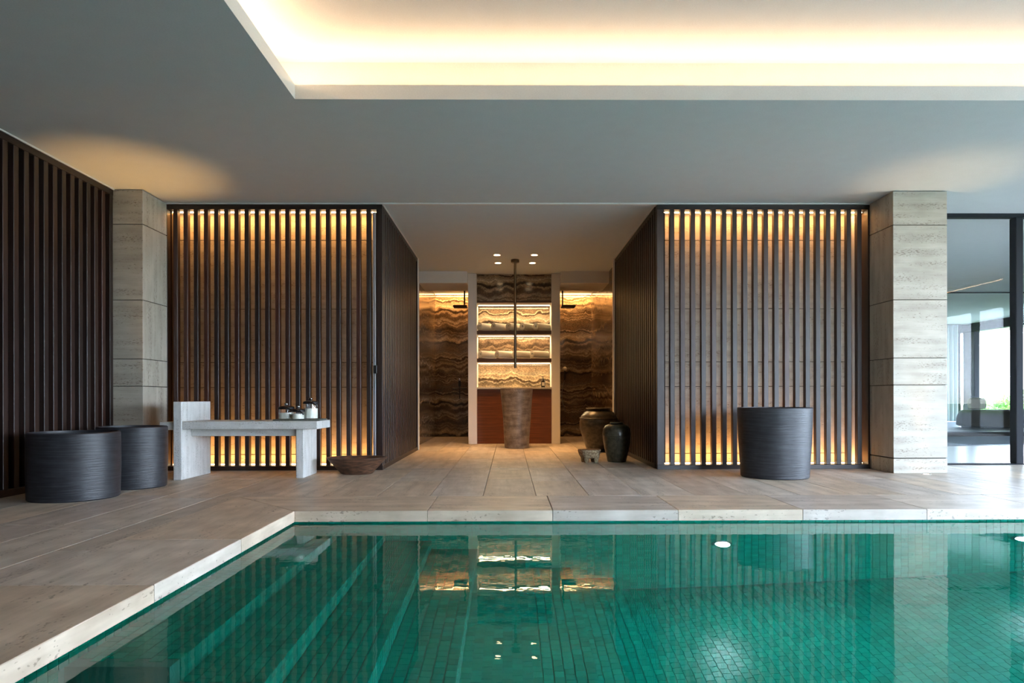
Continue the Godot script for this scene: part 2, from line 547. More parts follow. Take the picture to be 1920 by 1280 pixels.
# ------------------------------------------------------------------ shell
func build_shell() -> void:
	var w := setting("wall_left")
	block(w, "wall_body", Vector3(-4.15, 0, -7.0), Vector3(-3.93, CEIL, REAR_Z + 0.2), M.backing)
	# glazing behind the camera and along the garden side of the hall
	var gx := 4.2
	var ge := 7.4
	w = setting("wall_rear")
	block(w, "wall_body", Vector3(-4.15, 0, REAR_Z), Vector3(gx, CEIL, REAR_Z + 0.2), M.frame)
	block(w, "wall_body", Vector3(ge, 0, REAR_Z), Vector3(HALL_X + 0.2, CEIL, REAR_Z + 0.2), M.frame)
	block(w, "wall_head", Vector3(gx, 2.66, REAR_Z), Vector3(ge, CEIL, REAR_Z + 0.2), M.white)
	var win := setting("window_1")
	for i in 4:
		var x := gx + i * 1.047
		block(win, "window_frame", Vector3(x, 0.05, REAR_Z + 0.04), Vector3(x + 0.06, 2.62, REAR_Z + 0.16), M.metal_frame, 0.004)
		if i < 3: block(win, "pane", Vector3(x + 0.06, 0.05, REAR_Z + 0.095), Vector3(x + 1.047, 2.62, REAR_Z + 0.105), M.glass)
	block(win, "window_frame", Vector3(gx, 0, REAR_Z + 0.04), Vector3(ge, 0.05, REAR_Z + 0.16), M.metal_frame, 0.004)
	block(win, "window_frame", Vector3(gx, 2.62, REAR_Z + 0.04), Vector3(ge, 2.66, REAR_Z + 0.16), M.metal_frame, 0.004)
	win = setting("window_2")
	block(win, "window_frame", Vector3(HALL_X, 0, -7.2), Vector3(HALL_X + 0.2, 0.06, REAR_Z + 0.2), M.metal_frame, 0.004)
	block(win, "window_head", Vector3(HALL_X, 2.62, -7.2), Vector3(HALL_X + 0.2, CEIL, REAR_Z), M.metal_frame, 0.004)
	for i in 5:
		var z := -7.2 + i * 2.185
		block(win, "mullion", Vector3(HALL_X + 0.02, 0.06, z), Vector3(HALL_X + 0.18, 2.62, z + 0.06), M.metal_frame, 0.006)
		if i < 4: block(win, "pane", Vector3(HALL_X + 0.095, 0.06, z + 0.06), Vector3(HALL_X + 0.105, 2.62, z + 2.185), M.glass)
	# garden side of the lounge
	w = setting("wall_lounge_garden")
	block(w, "wall_body", Vector3(12.8, 0, -14.9), Vector3(13.0, CEIL, -7.0), M.white)
	block(w, "wall_body", Vector3(HALL_X + 0.2, 0, -7.2), Vector3(12.8, CEIL, -7.0), M.white)
	win = setting("window_5")
	block(win, "window_frame", Vector3(12.8, 0, -18.2), Vector3(13.0, 0.06, -14.9), M.metal_frame, 0.004)
	block(win, "window_head", Vector3(12.8, 2.58, -18.2), Vector3(13.0, CEIL, -14.9), M.metal_frame, 0.004)
	block(win, "mullion", Vector3(12.82, 0.06, -17.99), Vector3(12.98, 2.58, -17.55), M.metal_frame, 0.006)
	block(win, "mullion", Vector3(12.82, 0.06, -14.99), Vector3(12.98, 2.58, -14.9), M.metal_frame, 0.006)
	block(win, "pane", Vector3(12.895, 0.06, -17.55), Vector3(12.905, 2.58, -14.99), M.glass)
	var ev := setting("roof_eaves")
	block(ev, "eaves_slab", Vector3(13.0, CEIL + 0.06, -20.9), Vector3(15.8, CEIL + 0.3, -9.0), M.white)
	block(ev, "eaves_slab", Vector3(9.0, CEIL + 0.06, -20.9), Vector3(13.0, CEIL + 0.3, -18.2), M.white)
	# end of the lounge
	win = setting("window_3")
	block(win, "window_head", Vector3(11.2, 2.58, -18.2), Vector3(12.8, CEIL, -18.0), M.metal_frame, 0.004)
	block(win, "window_frame", Vector3(11.2, 0, -18.2), Vector3(12.8, 0.12, -18.0), M.metal_frame, 0.004)
	block(win, "window_frame", Vector3(12.72, 0.12, -18.16), Vector3(12.8, 2.58, -18.04), M.metal_frame, 0.004)
	block(win, "pane", Vector3(11.2, 0.12, -18.105), Vector3(12.72, 2.58, -18.095), M.glass)
	w = setting("wall_lounge_end")
	block(w, "wall_body", Vector3(3.7, 0, -18.2), Vector3(11.2, CEIL, -18.0), M.white)
	w = setting("wall_lounge_side")
	block(w, "wall_body", Vector3(3.7, 0, -18.0), Vector3(3.9, CEIL, -6.92), M.white)
	# cabins: travertine behind the slats, in courses with recessed joints
	var courses := [0.0, 0.15, 0.878, 1.146, 1.7245, 2.468, 2.80]
	for side in [["wall_cabin_left", -3.594, -1.452], ["wall_cabin_right", 1.672, 3.818]]:
		w = setting(side[0])
		block(w, "core", Vector3(side[1], 0, BOX_Z - 0.38), Vector3(side[2], CEIL, BOX_Z - 0.223), M.joint)
		var ox: float = side[1] if side[1] < 0.0 else side[2] - 0.012
		block(w, "return_board", Vector3(ox, 0.0, BOX_Z - 0.208), Vector3(ox + 0.012, CEIL, BOX_Z - 0.077), M.frame)
		for k in 6:
			block(w, "stone_slab", Vector3(side[1], courses[k] + 0.003, BOX_Z - 0.235), Vector3(side[2], courses[k + 1] - 0.003, BOX_Z - 0.21), M.pillar, 0.002, 0, Vector2(k * 0.37, k * 0.61))
	w = setting("wall_outer")
	block(w, "wall_body", Vector3(-4.15, 0, -12.95), Vector3(-3.95, CEIL, -7.0), M.white)
	block(w, "wall_body", Vector3(-3.95, 0, -12.95), Vector3(3.7, CEIL + 0.15, -12.75), M.white)
	w = setting("wall_cabin_left_side")
	block(w, "wall_body", Vector3(-1.45, 0, -9.36), Vector3(-1.40, CEIL, BOX_Z - 0.09), M.backing)
	w = setting("wall_cabin_right_side")
	block(w, "wall_body", Vector3(1.62, 0, -9.42), Vector3(1.67, CEIL, BOX_Z - 0.09), M.backing)

func build_ceiling() -> void:
	var c := setting("ceiling", "pale plastered ceiling with a long lit recess", "ceiling")
	var x0 := -1.47
	var x1 := 9.05
	var z0 := -4.412
	var z1 := -0.85
	var y1 := CEIL + 0.10
	block(c, "ceiling_panel", Vector3(-4.2, CEIL, -18.2), Vector3(13.0, y1, -7.1), M.ceiling)
	block(c, "ceiling_panel", Vector3(-4.2, CEIL, -7.1), Vector3(HALL_X + 0.2, y1, z0), M.ceiling)
	block(c, "ceiling_panel", Vector3(-4.2, CEIL, z1), Vector3(HALL_X + 0.2, y1, REAR_Z + 0.2), M.ceiling)
	block(c, "ceiling_panel", Vector3(-4.2, CEIL, z0), Vector3(x0, y1, z1), M.ceiling)
	block(c, "ceiling_panel", Vector3(x1, CEIL, z0), Vector3(HALL_X + 0.2, y1, z1), M.ceiling)
	var g := 0.27
	var top := 3.205
	block(c, "upper_panel", Vector3(x0 - g - 0.1, top, z0 - g - 0.1), Vector3(x1 + g + 0.1, top + 0.1, z1 + g + 0.1), M.ceiling)
	block(c, "upstand", Vector3(x0 - g - 0.1, y1, z0 - g - 0.1), Vector3(x1 + g + 0.1, top, z0 - g), M.ceiling)
	block(c, "upstand", Vector3(x0 - g - 0.1, y1, z1 + g), Vector3(x1 + g + 0.1, top, z1 + g + 0.1), M.ceiling)
	block(c, "upstand", Vector3(x0 - g - 0.1, y1, z0 - g), Vector3(x0 - g, top, z1 + g), M.ceiling)
	block(c, "upstand", Vector3(x1 + g, y1, z0 - g), Vector3(x1 + g + 0.1, top, z1 + g), M.ceiling)
	# the strips lying in the trough behind the lip
	var run := [["far", Vector3((x0 + x1) / 2, y1, z0 - 0.2), Vector3.RIGHT, x1 - x0 + 0.3], ["near", Vector3((x0 + x1) / 2, y1, z1 + 0.2), Vector3.RIGHT, x1 - x0 + 0.3],
		["end", Vector3(x0 - 0.2, y1, (z0 + z1) / 2), Vector3.BACK, z1 - z0 + 0.3], ["other", Vector3(x1 + 0.2, y1, (z0 + z1) / 2), Vector3.BACK, z1 - z0 + 0.3]]
	var where := ["along the edge over the slatted cabins", "along the edge over the open deck", "across the end by the slatted wall", "across the end by the garden windows"]
	for i in 4:
		var r = run[i]
		var t := thing("light_strip", "warm hidden light strip in the ceiling recess, " + where[i], "light strip", r[1] + Vector3(0, 0.002, 0))
		var inward: Vector3 = (Vector3((x0 + x1) / 2, y1, (z0 + z1) / 2) - r[1]) * (Vector3.ONE - (r[2] as Vector3).abs())
		var s := Vector3(r[3], 0.012, 0.02) if r[2] == Vector3.RIGHT else Vector3(0.02, 0.012, r[3])
		part(t, "diffuser", box(s, 0.002, 0, Vector2.ZERO, Vector3(0, 0.045, 0)), M.led)
		part(t, "carrier", box(s + Vector3(0, 0.027, 0), 0.0, 0, Vector2.ZERO, Vector3(0, 0.0195, 0)), M.white)
		strip_light(t, Vector3(0, 0.056, 0), Vector3.UP + inward.normalized() * 0.9, r[2], r[3], 0.03, Color(1.0, 0.80, 0.62), 0.54 * r[3])
	# pale shadow-gap trims over the cabins and the slatted wall
	var tr := setting("trim_1")
	block(tr, "trim_strip", Vector3(-3.63, CEIL - 0.012, BOX_Z - 0.03), Vector3(3.845, CEIL, BOX_Z + 0.008), M.white)
	block(tr, "trim_strip", Vector3(-1.36, CEIL - 0.012, -9.36), Vector3(-1.327, CEIL, BOX_Z), M.white)
	block(tr, "trim_strip", Vector3(1.547, CEIL - 0.012, -9.42), Vector3(1.58, CEIL, BOX_Z), M.white)
	block(tr, "trim_strip", Vector3(-3.9, CEIL - 0.012, -6.3), Vector3(-3.862, CEIL, REAR_Z), M.white)

# ------------------------------------------------------------------ floor
func plank(parent: Node, x0: float, x1: float, z0: float, z1: float, called := "travertine_plank", g := 2) -> void:
	var j := 0.0022
	var m: Material = M["floor%d" % (rng.randi() % 4)]
	var lo := Vector3(x0 + j, -0.02, z0 + j)
	var hi := Vector3(x1 - j, rng.randf_range(-0.0006, 0.0), z1 - j)
	block(parent, called, lo, hi, m, 0.0015, g, Vector2(rng.randf() * 3.0, rng.randf() * 3.0))

func build_floor() -> void:
	var fl := setting("floor", "travertine plank floor with fine open joints", "floor")
	# bed under the planks, round the pool
	var b0 := -0.30
	var b1 := -0.012
	block(fl, "bed", Vector3(-4.2, b0, -18.2), Vector3(13.0, b1, POOL_Z0 - 0.25), M.grout)
	block(fl, "bed", Vector3(-4.2, b0, POOL_Z0 - 0.25), Vector3(POOL_X0 - 0.25, b1, REAR_Z + 0.2), M.grout)
	block(fl, "bed", Vector3(POOL_X1 + 0.25, b0, POOL_Z0 - 0.25), Vector3(13.0, b1, REAR_Z + 0.2), M.grout)
	block(fl, "bed", Vector3(POOL_X0 - 0.25, b0, POOL_Z1 + 0.25), Vector3(POOL_X1 + 0.25, b1, REAR_Z + 0.2), M.grout)
	var zc := -4.941
	var p := 0.41
	# between coping and cabins, and the passage
	var x := -0.205 - p * 9
	while x < HALL_X - 0.05:
		var xa := maxf(x, -3.93)
		var xb := minf(x + p, HALL_X)
		if xb - xa > 0.03:
			var back := -6.92
			if xa > 4.3: back = -7.16
			var z := zc
			if xb < -2.075: z = REAR_Z
			while z > back + 0.01:
				var nz := z - rng.randf_range(0.85, 1.35)
				if nz < BOX_Z + 0.55 and z > BOX_Z + 0.3: nz = BOX_Z
				if z <= BOX_Z + 0.01 or nz < back + 0.1: nz = back
				plank(fl, xa, xb, nz, z)
				z = nz
			if xa > -1.5 and xb < 1.9:
				z = back
				while z > -12.7:
					var nz := z - rng.randf_range(0.8, 1.3)
					if nz < -12.2: nz = -12.75
					plank(fl, xa, xb, nz, z)
					z = nz
		x += p
	for k in 3: plank(fl, -1.6, -1.435, -12.75 + k * 1.15, -12.75 + (k + 1) * 1.15)
	# a last plank between the deck columns and the border of the pool
	plank(fl, -2.255, -2.076, -4.941, -3.2)
	plank(fl, -2.255, -2.076, -3.2, -1.6)
	plank(fl, -2.255, -2.076, -1.6, REAR_Z)
	# behind the camera and beyond the far end of the pool
	block(fl, "deck_slab", Vector3(-2.07, -0.02, POOL_Z1 + 0.65), Vector3(HALL_X, 0.0, REAR_Z), M.floor0, 0.0, 2)
	block(fl, "deck_slab", Vector3(POOL_X1 + 0.65, -0.02, zc), Vector3(HALL_X, 0.0, POOL_Z1 + 0.65), M.floor0, 0.0, 2)
	# lounge floor
	block(fl, "lounge_floor", Vector3(3.9, -0.02, -18.0), Vector3(12.8, 0.0, -7.16), M.pale_floor, 0.0, 2)

	# coping: slabs with a thick rounded front edge, mitred at the corner
	var cp := setting("pool_coping", "pale travertine coping slabs round the pool", "coping")
	var wdt := 0.647
	var th := 0.072
	var xs := [POOL_X0, -0.55, 0.29, 1.135, 1.975, 2.815, 3.655, 4.495, 5.335, 6.175, 7.015, 7.855, POOL_X1]
	for i in xs.size() - 1:
		coping_slab(cp, [Vector2(xs[i] if i else POOL_X0, POOL_Z0), Vector2(xs[i + 1], POOL_Z0), Vector2(xs[i + 1], POOL_Z0 - wdt), Vector2(xs[i] if i else POOL_X0 - wdt, POOL_Z0 - wdt)], th, 0)
	var zs := [POOL_Z0, -3.44, -2.60, -1.76, POOL_Z1]
	for i in zs.size() - 1:
		coping_slab(cp, [Vector2(POOL_X0, zs[i]), Vector2(POOL_X0 - wdt, zs[i] if i else POOL_Z0 - wdt), Vector2(POOL_X0 - wdt, zs[i + 1]), Vector2(POOL_X0, zs[i + 1])], th, 2)
	coping_slab(cp, [Vector2(POOL_X0 - wdt, POOL_Z1), Vector2(POOL_X1, POOL_Z1), Vector2(POOL_X1, POOL_Z1 + wdt), Vector2(POOL_X0 - wdt, POOL_Z1 + wdt)], th, 0)
	coping_slab(cp, [Vector2(POOL_X1, POOL_Z0 - wdt), Vector2(POOL_X1 + wdt, POOL_Z0 - wdt), Vector2(POOL_X1 + wdt, POOL_Z1 + wdt), Vector2(POOL_X1, POOL_Z1 + wdt)], th, 2)

func coping_slab(parent: Node, poly: Array, th: float, g: int) -> void:
	# shrink by half a joint, then a prism with a small chamfer on the upper edge
	var c := Vector2.ZERO
	for q in poly: c += q / poly.size()
	var st := begin()
	var off := Vector2(rng.randf() * 3.0, rng.randf() * 3.0)
	var ring := func(y: float, inset: float) -> Array:
		var out := []
		var n := poly.size()
		for i in n:
			var a: Vector2 = poly[i]
			var d0: Vector2 = (a - poly[(i + n - 1) % n]).normalized()
			var d1: Vector2 = (poly[(i + 1) % n] - a).normalized()
			var n0 := Vector2(-d0.y, d0.x)
			var n1 := Vector2(-d1.y, d1.x)
			if n0.dot(c - a) < 0: n0 = -n0
			if n1.dot(c - a) < 0: n1 = -n1
			var k := (n0 + n1) / (1.0 + n0.dot(n1))
			var s := a + k * inset
			out.append(Vector3(s.x, y, s.y))
		return out
	var j := 0.0018
	var r0: Array = ring.call(-th, j)
	var r1: Array = ring.call(-0.003, j)
	var r2: Array = ring.call(0.0, j + 0.003)
	face(st, r2, Vector3.UP, g, off)
	face(st, r0, Vector3.DOWN, g, off)
	var n := poly.size()
	for i in n:
		var k := (i + 1) % n
		var mid: Vector3 = (r0[i] + r0[k]) * 0.5
		var o := mid - Vector3(c.x, -th, c.y)
		face(st, [r0[i], r0[k], r1[k], r1[i]], o, g, off)
		face(st, [r1[i], r1[k], r2[k], r2[i]], o + Vector3(0, 0.3, 0), g, off)
	part(parent, "coping_slab", st.commit(), M["floor%d" % (rng.randi() % 3)], Vector3.ZERO)

# ------------------------------------------------------------------ pool
const RISERS := [-1.12, -0.835, -0.525, -0.215, 0.103, 0.41, 0.71]
const RISE := 0.195
const TREAD0 := -0.22
const STEP_END := -2.12
const POOL_FLOOR := -1.585

func build_pool() -> void:
	var pool := setting("pool_basin", "swimming pool basin lined with emerald mosaic tiles and broad steps", "pool")
	var s := 0.03                       # set back under the coping
	var x0 := POOL_X0 - s
	var x1 := POOL_X1 + s
	var z0 := POOL_Z0 - s
	var z1 := POOL_Z1 + s
	var t := 0.0045
	var top := -0.074
	block(pool, "wall_lining", Vector3(x0 - 0.2, POOL_FLOOR - 0.2, z0 - 0.2), Vector3(x1 + 0.2, top, z0 - t), M.pool_grout)
	block(pool, "wall_lining", Vector3(x0 - 0.2, POOL_FLOOR - 0.2, z1 + t), Vector3(x1 + 0.2, top, z1 + 0.2), M.pool_grout)
	block(pool, "wall_lining", Vector3(x0 - 0.2, POOL_FLOOR - 0.2, z0 - t), Vector3(x0 - t, top, z1 + t), M.pool_grout)
	block(pool, "wall_lining", Vector3(x1 + t, POOL_FLOOR - 0.2, z0 - t), Vector3(x1 + 0.2, top, z1 + t), M.pool_grout)
	block(pool, "floor_lining", Vector3(x0 - t, POOL_FLOOR - 0.2, z0 - t), Vector3(x1 + t, POOL_FLOOR - t, z1 + t), M.pool_grout)
	# steps
	var left := x0 - t
	for i in 7:
		var a := left if i == 0 else float(RISERS[i - 1])
		block(pool, "step", Vector3(a - (0.0 if i == 0 else t), POOL_FLOOR - t, z0 - t), Vector3(RISERS[i] - t, TREAD0 - RISE * i - t, STEP_END - t), M.pool_grout)
	# mosaic tiles: every tile a small slab with its own tone and a slight tilt
	var places := []                    # [transform]
	var p := 0.0485
	var add := func(at: Vector3, n: Vector3, u: Vector3) -> void:
		var b := Basis(u, n, u.cross(n))
		b = Basis(Vector3(rng.randf_range(-1, 1), rng.randf_range(-1, 1), rng.randf_range(-1, 1)).normalized(), rng.randf_range(0.0, 0.028)) * b
		places.append(Transform3D(b, at))
	# far wall
	var nx := int((7.2 - x0) / p)
	var ny := int((top - POOL_FLOOR) / p)
	for i in nx:
		for j in ny:
			var c := Vector3(x0 + (i + 0.5) * p, top - (j + 0.5) * p, z0)
			var hide := false
			for k in 7:
				if c.x < RISERS[k] and c.y < TREAD0 - RISE * k:
					hide = true
					break
			if c.x < RISERS[0] and c.y < TREAD0: hide = true
			if not hide: add.call(c, Vector3.BACK, Vector3.RIGHT)
	# wall by the steps
	for i in int((z1 - z0) / p):
		for j in (3 if z0 + i * p < STEP_END else ny):
			add.call(Vector3(x0, top - (j + 0.5) * p, z0 + (i + 0.5) * p), Vector3.RIGHT, Vector3.FORWARD)
	# treads and risers
	var nz := int((STEP_END - z0) / p) - 1
	for k in 7:
		var a := x0 if k == 0 else float(RISERS[k - 1])
		var n := int(round((RISERS[k] - a) / p))
		var q: float = (RISERS[k] - a) / n
		for i in n:
			for j in nz:
				add.call(Vector3(a + (i + 0.5) * q, TREAD0 - RISE * k, z0 + (j + 0.5 + 0.5 * (i % 2)) * p), Vector3.UP, Vector3.RIGHT)
		for i in 4:
			for j in nz:
				add.call(Vector3(RISERS[k], TREAD0 - RISE * k - (i + 0.5) * RISE / 4.0, z0 + (j + 0.5) * p), Vector3.RIGHT, Vector3.FORWARD)
	for i in int((7.2 - RISERS[6]) / p):
		for j in int((-2.2 - z0) / p):
			add.call(Vector3(RISERS[6] + (i + 0.5) * p, POOL_FLOOR, z0 + (j + 0.5 + 0.5 * (i % 2)) * p), Vector3.UP, Vector3.RIGHT)
	var tile := box(Vector3(p - 0.003, 0.006, p - 0.0012), 0.0006, 0, Vector2.ZERO, Vector3(0, -0.003, 0))
	# the 300 that show largest become parts of their own
	var eye := Vector3(0, 0.75, 0)
	var seen := []
	for i in places.size():
		var o: Vector3 = places[i].origin
		var d := eye - o
		var ok: bool = o.z < -2.13 and absf(o.x / o.z) < 0.62 and o.y < TREAD0 + 0.01
		var size: float = places[i].basis.y.normalized().dot(d.normalized()) / d.length_squared()
		seen.append([size if ok else 0.0, i])
	seen.sort_custom(func(a, b): return a[0] > b[0])
	var single := {}
	for k in 300:
		var i: int = seen[k][1]
		single[i] = true
		var o := part(pool, "mosaic_tile", tile, M["tile%d" % (rng.randi() % 5)])
		o.transform = places[i]
	var mm := MultiMesh.new()
	mm.transform_format = MultiMesh.TRANSFORM_3D
	mm.use_colors = true
	mm.mesh = tile
	mm.instance_count = places.size() - 300
	var k2 := 0
	for i in places.size():
		if single.has(i): continue
		mm.set_instance_transform(k2, places[i])
		mm.set_instance_color(k2, (M["tile%d" % (rng.randi() % 5)].albedo_color as Color).srgb_to_linear())
		k2 += 1
	var field := MultiMeshInstance3D.new()
	field.name = "mosaic_tile_field"
	field.multimesh = mm
	field.material_override = M.tile_any
	field.set_meta("kind", "stuff")
	pool.add_child(field, true)
	# water
	var wm := PlaneMesh.new()
	wm.size = Vector2(x1 - x0 - 0.004, z1 - z0 - 0.004)
	var wo := MeshInstance3D.new()
	wo.name = "pool_water"
	wo.mesh = wm
	wo.material_override = M.water
	add_child(wo)
	wo.position = Vector3((x0 + x1) / 2, WATER, (z0 + z1) / 2)
	tag(wo, "still clear water filling the emerald pool", "water", "", "structure")
	# lamps under water: three in the far wall, four in the wall on the open-deck side
	var said := ["next to the steps", "in line with the stone pillar", "in line with the glass door"]
	for i in 7:
		var far := i < 3
		var at := Vector3([1.433, 3.47, 5.5, 1.0, 3.0, 5.0, 7.0][i], -0.72, z0 if far else z1)
		var label: String = "round underwater lamp in the pool wall below the cabins, " + said[i] if far else "round underwater lamp in the pool wall under the open deck"
		var l := thing("pool_light", label, "light", at, 0.0 if far else PI, "underwater lamps below the cabins" if far else "underwater lamps under the open deck")
		part(l, "bezel", lathe([[Vector2(0.045, 0.004), Vector2(0.066, 0.004)], [Vector2(0.066, 0.004), Vector2(0.070, 0.009)], [Vector2(0.070, 0.009), Vector2(0.066, 0.014)], [Vector2(0.066, 0.014), Vector2(0.046, 0.012)], [Vector2(0.046, 0.012), Vector2(0.045, 0.004)]], 32), M.steel, Vector3.ZERO, Vector3(PI / 2, 0, 0))
		part(l, "lens", lathe([[Vector2(0.045, 0.004), Vector2(0.040, 0.011), Vector2(0.025, 0.015), Vector2(0.0001, 0.016)]], 32), M.pool_lamp, Vector3.ZERO, Vector3(PI / 2, 0, 0))
		spot(l, Vector3(0, 0, 0.03), Vector3(0, -0.1, 1 if far else -1), 80.0, Color(0.80, 0.95, 1.0), 1.3 if far else 3.0, 0.045, 0.8)

# ------------------------------------------------------------------ pillars
func build_pillars() -> void:
	var courses := [0.0, 0.15, 0.878, 1.146, 1.7245, 2.468, CEIL - 0.004]
	for d in [["pale travertine pillar between the slatted wall and the bench", -4.02, -3.595, -6.31, -6.9], ["pale travertine pillar beside the glass door", 3.82, 4.36, -6.335, -6.9]]:
		var x0: float = d[1]
		var x1: float = d[2]
		var z1: float = d[3]
		var z0: float = d[4]
		var t := thing("stone_pillar", d[0], "pillar", Vector3((x0 + x1) / 2, 0, (z0 + z1) / 2))
		var w := x1 - x0
		var dp := z1 - z0
		part(t, "core", box(Vector3(w - 0.02, CEIL - 0.004, dp - 0.02), 0, 0, Vector2.ZERO, Vector3(0, CEIL / 2 - 0.002, 0)), M.joint)
		for k in 6:
			var h: float = courses[k + 1] - courses[k] - 0.006
			part(t, "stone_block", box(Vector3(w, h, dp), 0.003, 0, Vector2(rng.randf() * 3, rng.randf() * 3), Vector3(0, h / 2, 0)), M.pillar, Vector3(0, courses[k] + (0.0 if k == 0 else 0.003), 0))
	# floor uplights
	for d in [["small round floor uplight at the foot of the pillar by the glass door", Vector3(4.09, 0, -6.25)], ["small round floor uplight at the foot of the pillar by the bench", Vector3(-3.47, 0, -6.14)]]:
		var l := thing("floor_uplight", d[0], "light", d[1], 0, "floor uplights")
		part(l, "rim", lathe([[Vector2(0.026, 0.001), Vector2(0.038, 0.003)], [Vector2(0.038, 0.003), Vector2(0.040, 0.0)]], 24), M.steel)
		part(l, "lens", lathe([[Vector2(0.026, 0.001), Vector2(0.0001, 0.0015)]], 24), M.lamp_glass)
		spot(l, Vector3(0, 0.012, 0), Vector3(0.02 * signf(-d[1].x), 1, 0.10), 19.0, Color(1.0, 0.77, 0.46) if d[1].x < 0.0 else Color(1.0, 0.84, 0.62), 4.6 if d[1].x < 0.0 else 2.6, 0.02, 1.0)

# ------------------------------------------------------------------ slatted screens
func slat_mat() -> Material:
	var r := rng.randf()
	return M.slat0 if r < 0.4 else (M.slat2 if r < 0.68 else (M.slat1 if r < 0.9 else M.slat3))

func build_screens() -> void:
	# fronts of the two cabins
	for d in [["slatted dark timber screen on the cabin front behind the stone bench", -3.635, -1.335, -3.5917, 0.10665, 21, 0.062], ["slatted dark timber screen on the cabin front behind the lone tall planter", 1.562, 3.848, 1.6387, 0.1105, 20, 0.063]]:
		var x0: float = d[1]
		var x1: float = d[2]
		var g0: float = d[3]
		var pitch: float = d[4]
		var n: int = d[5]
		var gap: float = d[6]
		var t := thing("slat_screen", d[0], "slat screen", Vector3((x0 + x1) / 2, 0, BOX_Z))
		var mid := (x0 + x1) / 2
		var H := CEIL - 0.014
		var w := x1 - x0
		part(t, "top_rail", box(Vector3(w, 0.05, 0.075), 0.002, 0, Vector2.ZERO, Vector3(0, H - 0.025, -0.0375)), M.frame)
		part(t, "bottom_rail", box(Vector3(w, 0.045, 0.075), 0.002, 0, Vector2.ZERO, Vector3(0, 0.0225, -0.0375)), M.frame)
		var e0 := g0 - x0
		var g1 := g0 + pitch * (n - 1) + gap
		var e1 := x1 - g1
		part(t, "stile", box(Vector3(e0, H - 0.096, 0.075), 0.002, 1, Vector2(0.3, 0), Vector3(-w / 2 + e0 / 2, H / 2 - 0.0025, -0.0375)), M.frame if x0 < 0 else M.slat0)
		part(t, "stile", box(Vector3(e1, H - 0.096, 0.075), 0.002, 1, Vector2(0.7, 0), Vector3(w / 2 - e1 / 2, H / 2 - 0.0025, -0.0375)), M.frame)
		var slat := box(Vector3(pitch - gap, H - 0.096, 0.058), 0.0025, 1, Vector2.ZERO, Vector3(0, H / 2 - 0.0025, -0.033))
		for k in n - 1:
			part(t, "slat", slat, slat_mat(), Vector3(g0 + pitch * k + gap + (pitch - gap) / 2 - mid, 0, 0))
		if x0 < 0:                    # bright edge of the steel door, with its lock
			var ex := -1.414 - mid
			part(t, "steel_edge", box(Vector3(0.016, 2.66, 0.012), 0.002, 1, Vector2.ZERO, Vector3(ex, 1.39, -0.02)), M.satin).set_meta("label", "bright steel door edge")
			part(t, "steel_edge", box(Vector3(0.008, 2.66, 0.012), 0.002, 1, Vector2.ZERO, Vector3(ex - 0.022, 1.39, -0.03)), M.satin)
			part(t, "lock_case", box(Vector3(0.034, 0.085, 0.03), 0.004, 1, Vector2.ZERO, Vector3(ex + 0.004, 1.06, 0.0)), M.black).set_meta("label", "small black lock case")
		# light strips behind the slats, along the head and the foot
		var len := g1 - g0
		var amber := Color(1.0, 0.69, 0.37)
		var cx := (g0 + g1) / 2
		var where := "behind the stone bench" if x0 < 0 else "behind the lone tall planter"
		var a := thing("light_strip", "warm light strip along the head of the slats " + where, "light strip", Vector3(cx, H - 0.056, BOX_Z - 0.10))
		part(a, "diffuser", box(Vector3(len - 0.02, 0.012, 0.022), 0.003), M.led_white)
		strip_light(a, Vector3(0, -0.009, 0), Vector3(0, -1, -0.25), Vector3.RIGHT, len - 0.02, 0.02, amber, 1.35)
		var b := thing("light_strip", "warm light strip along the foot of the slats " + where, "light strip", Vector3(cx, 0.054, BOX_Z - 0.10))
		part(b, "diffuser", box(Vector3(len - 0.02, 0.012, 0.022), 0.003), M.led_white)
		strip_light(b, Vector3(0, 0.009, 0), Vector3(0, 1, -0.25), Vector3.RIGHT, len - 0.02, 0.02, amber, 1.3)
	# passage sides
	for d in [["slatted dark timber screen on the passage side of the cabin by the bench", -1.335, 1.0, -9.34], ["slatted dark timber screen on the passage side by the glazed jars", 1.555, -1.0, -9.40]]:
		var xf: float = d[1]
		var sg: float = d[2]          # which way it faces
		var zb: float = d[3]
		var t := thing("slat_screen", d[0], "slat screen", Vector3(xf, 0, (BOX_Z - 0.079 + zb) / 2))
		var zf := BOX_Z - 0.079
		var len: float = zf - zb
		var H := CEIL - 0.014
		part(t, "top_rail", box(Vector3(0.06, 0.05, len - 0.002), 0.002, 2, Vector2.ZERO, Vector3(-sg * 0.03, H - 0.025, -0.001)), M.frame)
		part(t, "bottom_rail", box(Vector3(0.06, 0.05, len - 0.002), 0.002, 2, Vector2.ZERO, Vector3(-sg * 0.03, 0.025, -0.001)), M.frame)
		part(t, "stile", box(Vector3(0.06, H - 0.1, 0.03), 0.002, 1, Vector2(0.2, 0.4), Vector3(-sg * 0.03, H / 2, -len / 2 + 0.015)), M.frame)
		var n := int((len - 0.04) / 0.1085)
		var slat := box(Vector3(0.042, H - 0.1, 0.062), 0.0025, 1, Vector2.ZERO, Vector3(-sg * 0.023, H / 2, 0))
		for k in n:
			part(t, "slat", slat, slat_mat(), Vector3(0, 0, len / 2 - 0.05 - k * 0.1085))
	# the long wall
	var t2 := thing("slat_screen", "slatted dark timber wall running beside the pool behind the pair of planters", "slat screen", Vector3(-3.87, 0, -2.35))
	var L := 7.88
	var H2 := CEIL - 0.014
	part(t2, "top_rail", box(Vector3(0.06, 0.055, L), 0.002, 2, Vector2.ZERO, Vector3(-0.03, H2 - 0.0275, 0)), M.frame)
